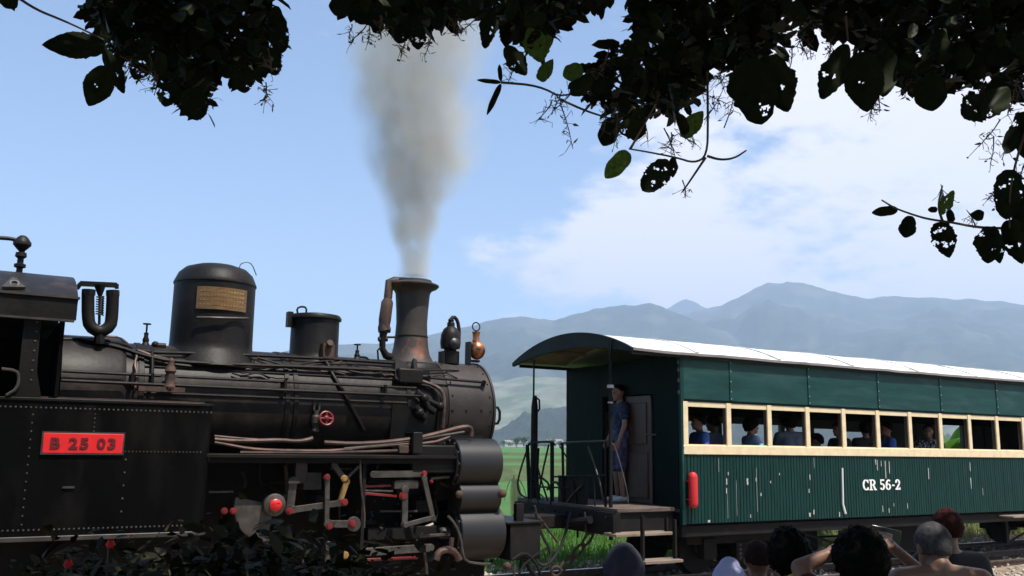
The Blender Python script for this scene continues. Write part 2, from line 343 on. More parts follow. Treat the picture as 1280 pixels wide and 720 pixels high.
# hills: height fields in rings round the place
def az_of(px, py): r = ray(px, py); return math.atan2(r.x, r.y), r.z / math.hypot(r.x, r.y)
HILL_TOP = [0.0]
def hills(name, mat, prof, D, front, back, rough, seed, nr=26, step=0.004, tree=0.0):
    pr = sorted(az_of(*p) for p in prof); a0, a1 = pr[0][0], pr[-1][0]
    def slope(a):
        if a <= a0: return pr[0][1]
        for (x0, s0), (x1, s1) in zip(pr, pr[1:]):
            if a <= x1:
                t = (a - x0) / (x1 - x0); t = t*t*(3-2*t)*.5 + t*.5; return s0 + (s1 - s0) * t
        return pr[-1][1]
    m = MB(); na = int((a1 - a0) / step); rows = []
    for j in range(nr + 1):
        u = j / nr
        rr = D - front * (1 - u / .7) if u < .7 else D + back * (u - .7) / .3
        row = []
        for i in range(na + 1):
            a = a0 + (a1 - a0) * i / na; x, y = math.sin(a) * rr, math.cos(a) * rr
            H = max(0, slope(a) * D + CAM_Z)
            e = u / .7 if u < .7 else (1 - u) / .3
            f = e ** 1.15 if u < .7 else e
            spur = noise.ridged_multi_fractal(V((x / rough, y / rough, seed)), 0.9, 2.1, 5, 1.0, 2.0) - 1.0
            h = H * f + H * .20 * spur * (4 * e * (1 - e)) + H * .014 * fbm(x / (rough * .12), y / (rough * .12), seed, 4) * e
            if tree: h += tree * abs(fbm(x / 9.0, y / 9.0, seed, 3)) * e ** .3
            row.append(m.bm.verts.new((x, y, max(-2.0 if e < .02 else -1, h) if e > 0.001 else -2)))
        rows.append(row)
    HILL_TOP[0] = max(HILL_TOP[0], max(v.co.z for v in m.bm.verts))
    for A, B in zip(rows, rows[1:]):
        for i in range(na): m.bm.faces.new((A[i], A[i+1], B[i+1], B[i]))
    return structure(m.build(name, mat, ang=180))
hills('mountain', 'forest', [(-900, 470), (-300, 440), (250, 470), (560, 450), (700, 432), (800, 410), (878, 385), (900, 380), (918, 371), (931, 364), (946, 356), (960, 351), (973, 352), (985, 350), (1000, 352), (1012, 354), (1025, 358), (1040, 363), (1062, 369), (1085, 371.5), (1120, 370), (1160, 370), (1200, 371), (1240, 375), (1280, 379), (1500, 400), (1900, 440)], 5600, 3000, 1600, 1300, 3.3, nr=44, step=.0022)
hills('mountain', 'forest', [(760, 430), (800, 405), (835, 384), (848, 376), (856, 373), (866, 376), (880, 383), (930, 400), (1000, 430)], 7000, 900, 800, 900, 8.1)
hills('mountain', 'forest', [(-700, 470), (-200, 452), (200, 455), (330, 442), (380, 434), (425, 428), (450, 427), (480, 428), (520, 419), (560, 410), (590, 404), (610, 398), (630, 395), (655, 394), (675, 398), (692, 400), (702, 396), (722, 388), (745, 381), (765, 380), (782, 377), (798, 376), (812, 374), (824, 378), (836, 384), (852, 389), (870, 396), (900, 410), (940, 428), (990, 446), (1080, 480), (1200, 520)], 4300, 2300, 1200, 950, 5.7, nr=44, step=.0022)
hills('foothill', 'foothill', [(-800, 520), (200, 500), (480, 492), (560, 484), (620, 478), (660, 470), (700, 472), (760, 478), (850, 490), (1000, 500), (1500, 520)], 2300, 640, 500, 500, 1.2, nr=30, step=.004)
hills('forest_hill', 'near_forest', [(560, 556), (600, 548), (628, 538), (640, 528), (655, 519), (675, 514), (700, 510), (740, 505), (800, 503), (900, 510), (1000, 525), (1150, 545), (1300, 552)], 1500, 330, 300, 220, 2.2, nr=30, step=.003, tree=9.0)

# far side of the rice: houses and trees
def house(x, y, w, d, h, rh, rot, label, floors=1):
    t = thing('village_house', label, 'house', (0, 0, 0), 'white houses beyond the rice field')
    MB().bx(-w/2, w/2, -d/2, d/2, 0, h).build('wall', 'house_white', t)
    m = MB(); m.prism([(-w/2-.5, -d/2-.6, h), (-w/2-.5, 0, h+rh), (-w/2-.5, d/2+.6, h)], (w+1, 0, 0)); m.build('roof', 'house_roof_pale', t)
    for k in range(3):
        wx = -w/2 + w*(k+.5)/3; wn = MB().bx(wx-.7, wx+.7, -d/2-.06, -d/2+.02, .9, 2.4).build('window', 'house_dark', t)
    t.location = (x, y, 0); t.rotation_euler = (0, 0, rot)
hl = ['long white house under a low pale roof beyond the far edge of the field', 'small pale house beside the first trees across the field', 'white house with the steepest roof beyond the rice', 'wide pale shed-like house on the far side of the field']
for (px, D, w, h, rh), lb in zip(((644, 720, 18, 3.4, 1.8), (661, 760, 12, 3.4, 1.8), (693, 740, 12, 3.6, 3.0), (712, 760, 26, 3.4, 1.6)), hl):
    r = ray(px, 556); r = r * (D / math.hypot(r.x, r.y)); house(r.x, r.y, w, 8, h, rh, -math.atan2(r.x, r.y) + .2, lb)
def leafy(mb, c, r, n, size, flat=1.0):
    for _ in range(n):
        d = V((random.gauss(0, 1), random.gauss(0, 1), random.gauss(0, 1))).normalized() * (random.random() ** .45)
        p = V(c) + V((d.x * r[0], d.y * r[1], d.z * r[2])); s = size * random.uniform(.6, 1.3)
        a = V((random.gauss(0, 1), random.gauss(0, 1), random.gauss(0, .6))).normalized(); b = a.orthogonal().normalized()
        b = (b * math.cos(1) + a.cross(b) * random.uniform(-1, 1)).normalized()
        mb.face([p - a*s, p + b*s*.5, p + a*s, p - b*s*.5])
def far_tree_proto(h, w, lobes):
    t = thing('tree', '', 'tree'); m = MB(); m.tube([(0, 0, -.1), (.1, 0, h*.35), (.05, .1, h*.75)], [h*.035, h*.01], n=6)
    for k in range(4):
        a = k*1.7; m.tube([(.08, 0, h*.3+k*.3), (math.cos(a)*w*.3, math.sin(a)*w*.3, h*.6)], [h*.014, h*.006], n=5)
    m.build('trunk', 'bark', t)
    m = MB()
    for k in range(lobes):
        a = random.uniform(0, 6.3); q = random.uniform(0, .6)
        leafy(m, (math.cos(a)*w*q*.6, math.sin(a)*w*q*.6, h*random.uniform(.45, .85)), (w*.35, w*.35, h*.2), 42, h*.07)
    m.build('crown', 'tree_leaf_far', t, ang=180); return t
protos = [far_tree_proto(5.0, 5.5, 8), far_tree_proto(6.5, 5, 9), far_tree_proto(3.6, 5.0, 6)]
words = ['round', 'tall', 'low']; places = ['closest to the smokebox', 'second from the smokebox', 'midway between smokebox and brake column', 'just left of the brake column', 'touching the left of the brake column', 'right behind the brake column', 'just right of the brake column', 'midway from brake column to coach wall', 'nearing the coach end wall', 'at the edge of the coach end wall', 'behind the coach end wall']
spots = []
for i, px in enumerate((630, 638, 646, 655, 663, 672, 681, 690, 699, 709, 735)):
    D = random.uniform(490, 600); r = ray(px, 556); r = r * (D / math.hypot(r.x, r.y)); spots.append((r.x, r.y))
for i, (x, y) in enumerate(spots):
    k = (i * 2 + i // 3) % 3; src = protos[k]; lab = words[k] + ' tree ' + places[i] + ' across the rice field'
    if not src['label']: src['label'] = lab; src.location = (x, y, 0); src['group'] = 'trees along the far edge of the field'
    else: copy_tree(src, None, (x, y, 0), random.uniform(0, 6), lab, random.uniform(.8, 1.2))

# track
RT = 0.15
def rail(name, x0, x1, Y, parent, z=RT):
    r = MB().prism([(x0, Y-.05, z-.125), (x0, Y+.05, z-.125), (x0, Y+.05, z-.112), (x0, Y+.009, z-.10), (x0, Y+.009, z-.036), (x0, Y+.031, z-.026), (x0, Y+.031, z-.002), (x0, Y-.031, z-.002), (x0, Y-.031, z-.026), (x0, Y-.009, z-.036), (x0, Y-.009, z-.10), (x0, Y-.05, z-.112)], (x1-x0, 0, 0)).build(name, 'rail_steel', parent)
    MB().bx(x0, x1, Y-.026, Y+.026, z-.004, z+.001).build('running_surface', 'rail_top', r); return r
trk = thing('railway_track', 'rusty narrow gauge track with worn timber sleepers under the train', 'track', (0, 10.6, 0))
rail('rail', -12, 34, 10.07, trk); rail('rail', -12, 34, 11.13, trk)
sl = MB().bx(-.11, .11, -1.0, 1.0, -.10, .028); sme = sl.mesh('sleeper', 'sleeper_wood')
for k in range(66):
    s = link_mesh('sleeper', sme, trk, (-12 + .7*k + random.uniform(-.04, .04), random.uniform(-.05, .05), 0)); s.rotation_euler = (0, 0, random.uniform(-.03, .03))
sdg = thing('siding_rail', 'rusty siding rail on short sleepers nearest the crowd', 'rail', (14, 9.2, 0))
rail('rail', 8, 34, 9.2, sdg)
sm2 = MB().bx(-.11, .11, -.9, .35, -.10, .024).mesh('sleeper', 'sleeper_wood')
for k in range(36): link_mesh('sleeper', sm2, sdg, (-5.8 + .7*k + random.uniform(-.05, .05), random.uniform(-.06, .06), 0))
m = MB()
for _ in range(4200):
    x = random.uniform(4, 26); y = random.uniform(7.4, 12.6) if random.random() < .8 else random.uniform(5.5, 8.5); r = random.uniform(.02, .055)
    q = Matrix.Rotation(random.uniform(0, 6), 3, V((random.random(), random.random(), 1)).normalized())
    bmesh.ops.create_icosphere(m.bm, subdivisions=1, radius=r, matrix=Matrix.Translation((x, y, .045 + r*.25)) @ q.to_4x4() @ Matrix.Diagonal((1, random.uniform(.6, 1), random.uniform(.5, .8), 1)))
tag(m.build('ballast', 'stone', ang=20), 'loose pale ballast stones between and beside the rails', 'gravel', kind='stuff')
# grass beyond the track, rice plants of the nearest rows
m = MB()
for _ in range(26000):
    x = random.uniform(1, 26); y = 11.9 + random.random() ** 1.6 * 7
    if y < 14 and x > 10.8: continue
    hgt = random.uniform(.12, .34) * (1.0 if y > 12.4 else .6); a = random.uniform(0, 6.3); w = .012 + .004*random.random()
    dx, dy = math.cos(a)*w, math.sin(a)*w; l = V((random.gauss(0, .10), random.gauss(0, .10), hgt))
    m.face([(x-dx, y-dy, 0), (x+dx, y+dy, 0), (x+l.x, y+l.y, l.z)])
tag(m.build('grass', 'rice_blade', ang=180), 'bright green grass and young rice growing behind the track', 'grass', kind='stuff')
m = MB()
for _ in range(7000):
    x = random.uniform(10.6, 34); y = 11.85 + random.random() * 2.3; a = random.uniform(0, 6.3); w = .012 + .006*random.random(); dx, dy = math.cos(a)*w, math.sin(a)*w
    m.face([(x-dx, y-dy, 0), (x+dx, y+dy, 0), (x+random.gauss(0, .12), y+random.gauss(0, .12), random.uniform(.08, .34))])
tag(m.build('dry_grass', 'dry_blade', ang=180), 'dry yellowed grass growing behind the rails beyond the coach platform', 'grass', kind='stuff')
# weeds beyond the track: several plants of their own
def weed_proto(h, n, mat, ll):
    t = thing('weed', '', 'plant'); m = MB()
    for k in range(5): a = k*1.26; m.tube([(0, 0, 0), (math.cos(a)*.08, math.sin(a)*.08, h*.5), (math.cos(a)*.2, math.sin(a)*.2, h*.9)], [.010, .004], n=5)
    m.build('stem', 'weed', t); m = MB()
    for k in range(n):
        a = random.uniform(0, 6.3); z = random.uniform(.1, 1) * h; r = .05 + .2*random.random()
        p = V((math.cos(a)*r*.6, math.sin(a)*r*.6, z)); d = V((math.cos(a), math.sin(a), random.uniform(-.9, .5))).normalized() * ll*random.uniform(.6, 1.2); s = d.cross(V((0, 0, 1))).normalized() * ll * .22
        m.face([p, p + d*.45 + s, p + d, p + d*.45 - s])
    m.build('foliage', mat, t, ang=180, kind='stuff'); return t
wp = [weed_proto(.62, 46, 'weed', .2), weed_proto(.42, 40, 'weed', .16), weed_proto(.7, 30, 'weed', .3)]
wl = ['leafy yellow green weed behind the rails', 'low bushy weed behind the rails', 'broad leaved weed behind the rails']
for k in range(26):
    x = 11.5 + k*.52 + random.uniform(-.2, .2); y = random.uniform(12.0, 13.2); i = k % 3; spot = ('under the middle of the coach' if x < 14.5 else 'under the farther half of the coach' if x < 19 else 'near the far bogie' if x < 22 else 'farthest down the line')
    if not wp[i]['label']: wp[i]['label'] = wl[i] + ' ' + spot; wp[i].location = (x, y, 0); wp[i]['group'] = 'weeds growing behind the track'
    else: copy_tree(wp[i], None, (x, y, 0), random.uniform(0, 6), wl[i] + ' ' + spot, random.uniform(.75, 1.3))
# pale drooping plant seen between locomotive and coach
pp = py_(642, 645, 12.6)
def broad_plant(name, label, loc, leaves, mat, stem_h):
    t = thing(name, label, 'plant', loc); MB().tube([V(loc), V(loc)+V((.03, 0, stem_h*.6)), V(loc)+V((0, .02, stem_h))], [.04, .015], n=8).build('stem', mat, t)
    for (a, el, l, w, droop) in leaves:
        m = MB(); n = 9; L_ = []; d = V((math.cos(a)*math.cos(el), math.sin(a)*math.cos(el), math.sin(el))); sd = d.cross(V((0, 0, 1))).normalized()
        b = V(loc) + V((0, 0, stem_h*.92))
        pr = None
        for i in range(n+1):
            u = i/n; c = b + d*l*u + V((0, 0, -droop*u*u)); ww = w*math.sin(math.pi*min(1, .06+u*.94))**.6*(1 if u < .98 else .2)
            q = [m.bm.verts.new(c - sd*ww + V((0, 0, -.12*ww))), m.bm.verts.new(c + V((0, 0, .10*ww))), m.bm.verts.new(c + sd*ww + V((0, 0, -.12*ww)))]
            if pr: m.bm.faces.new((pr[0], pr[1], q[1], q[0])); m.bm.faces.new((pr[1], pr[2], q[2], q[1]))
            pr = q
        lf = m.build('leaf', mat, t, ang=60)
        md = MB().tube([b + d*l*u*.97 + V((0, 0, -droop*u*u + .012)) for u in [i/8 for i in range(9)]], [.014, .004], n=5).build('midrib', mat, lf)
    return t
broad_plant('pale_plant', 'pale yellow green drooping plant just in front of the locomotive', (pp.x, 12.6, .0), [(-.4, .9, .4, .04, .7), (2.4, 1.1, .35, .04, .6), (-1.6, .6, .32, .05, .8), (-1.1, .9, .3, .045, .9), (-2.2, .9, .3, .05, 1.0), (1.1, .8, .4, .04, .6), (-1.6, 1.2, .25, .05, .9)], 'pale_leaf', 1.42)
bp = py_(1186, 560, 14.2)
broad_plant('banana_plant', 'bright green banana plant behind the coach seen through an empty window', (bp.x, 14.2, 0), [(.5, .75, 1.7, .26, .9), (-2.2, 1.0, 1.6, .28, .7), (-.9, .8, 1.7, .27, .9), (2.2, .9, 1.6, .26, .8), (3.4, .7, 1.5, .28, .9), (1.4, 1.25, 1.4, .22, .3), (-1.6, 1.3, 1.3, .24, .3), (-1.2, 1.05, 1.2, .22, .25), (-2.0, .9, 1.3, .24, .4), (2.7, 1.15, 1.2, .22, .35), (.2, 1.1, 1.3, .24, .4), (-.4, .5, 1.3, .25, .6)], 'banana', 1.7)

# ================================================================== COACH
mk('board_green', (0.003, 0.031, 0.027), spec=0.2, rough=0.5, var=0.22, scale=2, col2=(0.72, 0.72, 0.62), thr=(0.755, 0.765), scale2=1.5, bump=0.06, bscale=8, stretch=(9, 1, 1.8))
YN, YF, YC = 9.30, 12.0, 10.65
X0, PITCH, NW = 8.14, 0.773, 15
X1 = X0 + PITCH*NW
coach = thing('passenger_coach', 'green wooden railway coach with cream window frames and a white roof', 'railway coach', (13, YC, 0))
m = MB(); x = 8.10
while x < X1 + .05:
    w = .0585; m.prism([(x, YN+.022, .915), (x+.0015, YN+.006+random.uniform(0, .003), .915), (x+.006, YN+random.uniform(0, .004), .915), (x+w-.009, YN+random.uniform(0, .004), .915), (x+w-.0045, YN+.006, .915), (x+w-.005, YN+.022, .915)], (0, 0, .885)); x += w
m.build('side_boards', 'board_green', coach, kind='stuff', ang=20)
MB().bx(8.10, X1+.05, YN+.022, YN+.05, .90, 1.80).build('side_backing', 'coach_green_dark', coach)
MB().bx(8.09, X1+.06, YN-.018, YN+.06, 1.806, 1.925).build('sill_band', 'cream', coach, bevel=.006)
MB().bx(8.09, X1+.06, YN-.004, YN+.05, 2.502, 2.535).build('header_rail', 'coach_green_dark', coach)
postm = MB().bx(-.04, .04, YN-.008, YN+.07, 1.925, 2.502).mesh('window_post', 'cream', V((0, YC, 0)))
hdm = MB().bx(.041, PITCH-.041, YN+.004, YN+.05, 2.436, 2.50).mesh('window_header', 'cream', V((0, YC, 0)))
slm = MB().bx(.041, PITCH-.041, YN+.012, YN+.11, 1.922, 1.94).mesh('window_ledge', 'cream', V((0, YC, 0)))
jbm = MB().bx(.041, .052, YN+.012, YN+.06, 1.94, 2.436).mesh('window_jamb', 'door_grey', V((0, YC, 0))); jbm2 = MB().bx(PITCH-.052, PITCH-.041, YN+.012, YN+.06, 1.94, 2.436).mesh('window_jamb', 'door_grey', V((0, YC, 0)))  # reveals coloured dark grey to stand for their shade
for k in range(NW + 1): link_mesh('window_post', postm, coach, (X0 + PITCH*k - 13, 0, 0))
for k in range(NW):
    for nm, me in (('window_header', hdm), ('window_ledge', slm), ('window_jamb', jbm), ('window_jamb', jbm2)): link_mesh(nm, me, coach, (X0 + PITCH*k - 13, 0, 0))
# letterboard: sheet panels and riveted cover strips
edges = [8.10] + [8.96 + 1.546*k for k in range(7)] + [X1+.05]
for a, b in zip(edges, edges[1:]):
    m = MB(); n = 10; rows = []
    for j in range(6):
        rows.append([m.bm.verts.new((a+.003+(b-a-.006)*i/n, YN - .004 + .006*fbm(a+i*.4, j*.6)*(0 < i < n), 2.535 + .575*j/5)) for i in range(n+1)])
    for A, B in zip(rows, rows[1:]):
        for i in range(n): m.bm.faces.new((A[i], A[i+1], B[i+1], B[i]))
    m.build('letterboard_panel', 'coach_green', coach, ang=180)
for e in edges[1:-1]:
    st = MB().bx(e-.022, e+.022, YN-.016, YN-.002, 2.535, 3.105).build('cover_strip', 'coach_green', coach, bevel=.003)
    m = MB()
    for z in (2.56, 2.66, 2.80, 2.94, 3.06): m.sph((e, YN-.018, z), (.008, .006, .008), 8)
    m.build('rivet', 'house_white', st)
MB().bx(8.10, X1+.05, YN+.008, YN+.05, 2.53, 3.11).build('letterboard_backing', 'coach_green_dark', coach)
MB().bx(8.06, 8.12, YN-.006, YN+.06, .90, 3.10).build('corner_post', 'board_green', coach, bevel=.005)
# far side
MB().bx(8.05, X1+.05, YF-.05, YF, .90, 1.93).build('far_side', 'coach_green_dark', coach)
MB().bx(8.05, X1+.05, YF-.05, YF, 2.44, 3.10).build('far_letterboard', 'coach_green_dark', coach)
fpm = MB().bx(-.05, .05, YF-.06, YF+.01, 1.93, 2.44).mesh('window_post', 'interior', V((0, YC, 0)))
for k in range(NW + 1): link_mesh('window_post', fpm, coach, (X0 + PITCH*k - 13, 0, 0))
for k in range(NW):     # slatted shutters, some half drawn
    d = {3: .10, 4: .12, 5: .12, 6: .14, 7: .16, 8: .2, 12: 0}.get(k, .51)
    if d: MB().bx(X0+PITCH*k+.05, X0+PITCH*(k+1)-.05, YF-.035, YF-.015, 2.44-d, 2.44).build('shutter', 'interior', coach)
MB().bx(8.05, X1+.05, YN+.05, YF-.05, 1.06, 1.10).build('floor', 'interior', coach)
MB().bx(8.06, X1+.05, YN+.05, YF-.05, 2.96, 2.98).build('ceiling', 'interior', coach)
MB().bx(X1, X1+.05, YN+.06, YF-.06, .9, 2.955).build('rear_wall', 'interior', coach)
def bench(x, y0, y1, face):
    m = MB().bx(x-.2, x+.2, y0, y1, 1.48, 1.52).bx(x-.17, x+.17, y0+.03, y1-.03, 1.10, 1.48); m.bx(x-face*.24, x-face*.2, y0, y1, 1.45, 1.92); m.build('bench', 'door_brown', coach, bevel=.01)
for k in range(7):
    x = 8.75 + .92*k
    if k == 6: break
    bench(x, YN+.09, YN+.98, 1 if k % 2 else -1); bench(x, YF-.98, YF-.09, 1 if k % 2 else -1)
# roof: barrel shell, end boards, soffit
RC, HWID, RISE, ZE = 10.70, 1.49, .315, 3.145
RR = (HWID**2 + RISE**2) / (2*RISE); ZC = ZE + RISE - RR
def arc(r, a0, a1, n, zc=None): return [(RC + r*math.sin(a0+(a1-a0)*i/n), (ZC if zc is None else zc) + r*math.cos(a0+(a1-a0)*i/n)) for i in range(n+1)]
AM = math.asin(HWID/RR)
def shell(xa, xb, r0, r1, am, n=24):
    o = arc(r1, -am, am, n); i = arc(r0, am, -am, n); return MB().prism([(xa, y, z) for y, z in o + i], (xb-xa, 0, 0))
m = MB(); nx_ = 70; rings = []
for i in range(nx_+1):
    x = 7.205 + (X1+1.0-7.205)*i/nx_; o = arc(RR, -AM, AM, 24); q = arc(RR-.035, AM, -AM, 24)
    rings.append([m.bm.verts.new((x, y, z + .010*fbm(x*1.1, y*1.7, 3.0) + .006*fbm(x*3.1, 9.0, 1.0))) for y, z in o + q])
for A, B in zip(rings, rings[1:]):
    for k in range(len(A)): m.bm.faces.new((A[k], A[(k+1) % len(A)], B[(k+1) % len(A)], B[k]))
m.bm.faces.new(rings[0]); m.bm.faces.new(rings[-1][::-1])
m.build('roof', 'roof_white', coach, ang=50)
for k in range(8):
    x = 8.3 + 1.546*k; shell(x-.025, x+.025, RR+.001, RR+.014, AM-.002).build('roof_seam', 'roof_white', coach, ang=50)
R2 = (HWID**2 + .15**2) / (2*.15); am2 = math.asin(HWID/R2); zc2 = ZE - .05 + .15 - R2          # flatter curve under the end board
MB().prism([(7.16, y, z) for y, z in arc(RR+.012, -AM-.004, AM+.004, 24) + arc(R2, am2, -am2, 24, zc2)], (.044, 0, 0)).build('roof_end_board', 'roof_end', coach, bevel=.006, ang=50)
shell(7.206, 8.04, RR-.075, RR-.038, AM-.05).build('roof_soffit', 'soffit', coach, ang=50)
for yy in (-.75, -.25, .25, .75):
    MB().bx(7.22, 8.04, RC+yy-.02, RC+yy+.02, ZC+math.sqrt((RR-.08)**2-yy*yy)-.05, ZC+math.sqrt((RR-.08)**2-yy*yy)-.002).build('roof_joist', 'soffit', coach)
m = MB(); m.bx(7.21, X1+1, YN-.06, YN-.02, 3.075, 3.118); m.build('cornice', 'underframe', coach)
MB().bx(7.21, X1+1, YF+.02, YF+.06, 3.075, 3.118).build('cornice', 'underframe', coach)
# end wall with doorway
XE = 8.05
def ye(px, z=2.0): return px_(px, 545, XE).y
yL, yP, yD1, yD0 = YF, ye(753), ye(785), ye(816)
m = MB(); y = yP
while y < yL:
    w = min(.075, yL - y); m.prism([(XE, y+.004, .95), (XE, y+w-.004, .95), (XE+.015, y+w, .95), (XE+.015, y, .95)], (0, 0, 2.1)); y += .075
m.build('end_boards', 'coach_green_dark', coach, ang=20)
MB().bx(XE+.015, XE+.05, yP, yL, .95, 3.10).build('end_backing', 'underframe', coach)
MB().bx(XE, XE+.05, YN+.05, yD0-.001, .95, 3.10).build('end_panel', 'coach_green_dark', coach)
MB().bx(XE, XE+.05, yD0, yP-.001, 2.62, 3.10).build('door_lintel', 'coach_green_dark', coach)
dr = MB().bx(XE-.03, XE+.02, yD0+.01, yD1, 1.13, 2.60).build('door', 'door_brown', coach, bevel=.006)
MB().bx(XE-.045, XE-.028, yD0+.07, yD1-.06, 1.2, 1.82).build('door_panel', 'door_brown', dr, bevel=.008)
MB().bx(XE-.045, XE-.028, yD0+.09, yD1-.08, 1.93, 2.5).build('door_panel', 'door_brown', dr, bevel=.008)
MB().bx(XE-.02, XE+.04, yD1+.002, yD1+.05, 1.12, 2.62).build('door_frame', 'underframe', coach)
pole = px_(814, 560, XE-.10).y
MB().tube([(XE-.10, pole, 1.13), (XE-.10, pole, 2.55)], .011, n=8).tube([(XE-.10, pole-.10, 2.06), (XE-.10, pole+.10, 2.06)], .013, n=8).build('brake_handle', 'door_grey', coach)
# platform
ZP = 1.12
mk('deck_wood', (0.10, 0.075, 0.06), rough=0.85, var=0.4, scale=7, stretch=(.6, 4, 4), bump=0.2)  # darker version of the step wood, roof shade put into its colour
MB().bx(7.10, 8.05, YN+.12, YF-.12, ZP-.05, ZP).build('platform_floor', 'deck_wood', coach, bevel=.006)
m = MB().bx(7.06, 7.14, YN+.1, YF-.1, .78, ZP-.052); m.bx(7.14, 8.05, YN+.16, YN+.24, .82, ZP-.052); m.bx(7.14, 8.05, YF-.24, YF-.16, .82, ZP-.052); m.build('headstock', 'underframe', coach, bevel=.006)
m = MB()
for k in range(8): m.sph((7.05, YN+.3+.3*k, .88), .016, 8); m.sph((7.05, YN+.3+.3*k, 1.0), .016, 8)
m.build('rivet', 'underframe', coach)
def steps():
    for (a, b, py, Y, z) in ((769, 842, 668, 9.22, None), (806, 853, 702, 8.98, None)):
        p = py_(a, py, Y); q = py_(b, py, Y); st = MB().bx(p.x, q.x, Y-.02, Y+.24, p.z-.035, p.z).build('step', 'wood_worn', coach, bevel=.005)
        MB().bx(p.x+.02, p.x+.05, Y+.06, Y+.11, p.z+.001, 1.06).bx(q.x-.06, q.x-.03, Y+.06, Y+.11, p.z+.001, 1.0).build('step_hanger', 'underframe', st)
steps()
# platform posts, rails and gates
def rod(name, pts, r, mat, par, n=8, sm=0): return MB().tube(pts, r, n=n, sm=sm).build(name, mat, par)
yp = px_(763, 500, 7.15).y
pn = rod('roof_post', [(7.15, yp, .72), (7.15, yp, 2.55), (7.15, yp, 3.30)], [.026, .018], 'underframe', coach)
zc = px_(763, 483, 7.15).z
MB().cyl((7.15, yp, zc-.02), (7.15, yp, zc+.02), .045).cyl((7.15, yp, zc-.22), (7.15, yp, zc-.2), .035).build('clamp', 'house_white', pn)
yq = px_(667, 500, 7.15).y
pf = rod('roof_post', [(7.15, yq, 1.0), (7.15, yq, 2.9), (7.15, yq, 3.16)], .014, 'underframe', coach)
bc = MB().tube([(7.15, yq-.03, 1.0), (7.15, yq-.03, 2.45), (7.15, yq-.03, 2.62)], [.055, .05, .03], n=10).tube([(7.15, yq-.05, 2.6), (7.15, yq-.16, 2.55), (7.15, yq-.17, 2.42), (7.15, yq-.08, 2.36)], .014, n=6).build('brake_column', 'underframe', coach)
def P7(px, py): return px_(px, py, 7.12)
for pts, r, mt in (([(659, 560), (662, 553), (690, 552), (693, 556)], .016, 'underframe'), ([(700, 556), (703, 553), (758, 551)], .012, 'steel_dark'),
                   ([(690, 553), (690, 640)], .03, 'underframe'), ([(659, 556), (661, 600), (662, 645)], .03, 'underframe'), ([(703, 554), (704, 600), (704, 645)], .02, 'underframe'), ([(757, 552), (757, 640)], .016, 'underframe'),
                   ([(735, 558), (747, 592), (756, 632)], .012, 'steel'), ([(668, 560), (673, 590), (686, 630)], .014, 'underframe'), ([(686, 556), (678, 590), (672, 625)], .014, 'underframe')):
    rod('platform_rail', [P7(*p) for p in pts], r, mt, coach, n=7, sm=1)
rod('gate_bar', [P7(660, 608), P7(712, 610)], .012, 'underframe', coach); rod('gate_bar', [P7(690, 596), P7(757, 594)], .012, 'underframe', coach)
q0, q1 = P7(697, 594), P7(733, 633)
MB().bx(7.13, 7.145, q1.y, q0.y, q1.z, q0.z).build('gate_plate', 'underframe', coach)
rod('brake_hose', [P7(661, 556), P7(651, 585), P7(646, 607), P7(652, 622), P7(680, 625)], .014, 'cloth_black', coach, n=8, sm=2)
rod('grab_rail', [px_(758, 554, 7.2), px_(764, 552, 7.2), px_(770, 562, 7.25), px_(778, 590, 7.3), px_(784, 615, 7.35), px_(785, 628, 7.35)], .010, 'steel', coach, sm=2)
rod('grab_rail', [(8.07, YN-.03, 1.9), (8.04, YN-.05, 1.85), (8.04, YN-.05, 1.15), (8.07, YN-.03, 1.1)], .014, 'coach_green', coach)
m = MB()
for z in (3.02, 2.92, 2.78, 2.62): m.box((8.045, YN+.02, z), (.012, .03, .05))
m.build('hinge_plate', 'door_grey', coach)
rod('chain', [px_(731, 640, 7.0), px_(732, 660, 7.0), px_(733, 672, 7.0)], .012, 'steel_dark', coach)
# red cylinder, white drip and number on the side
rp = py_(866, 612, YN-.06); rt, rb = py_(866, 590, YN-.06).z, py_(866, 635, YN-.06).z
ex = MB().lathe([(.001, 0), (.035, .004), (.058, .03), (.062, .06), (.062, rt-rb-.07), (.055, rt-rb-.03), (.03, rt-rb-.004), (.001, rt-rb)], (rp.x, YN-.065, rb), n=20).build('red_canister', 'ext_red', coach)
MB().bx(rp.x-.07, rp.x+.07, YN-.07, YN+.0, rb+.10, rb+.115).bx(rp.x-.07, rp.x+.07, YN-.07, YN, rt-.12, rt-.105).build('strap', 'ext_red', ex)
b0, b1, b2 = py_(1052, 585, YN), py_(1052.5, 630, YN), py_(1055, 642, YN)
MB().tube([(b0.x, YN-.012, b0.z), (b1.x, YN-.016, b1.z), (b2.x+.015, YN-.012, b2.z)], [.014, .016, .02], n=7).build('white_drip', 'white_paint', coach)  # white vertical drip, modelled as a thin raised bar
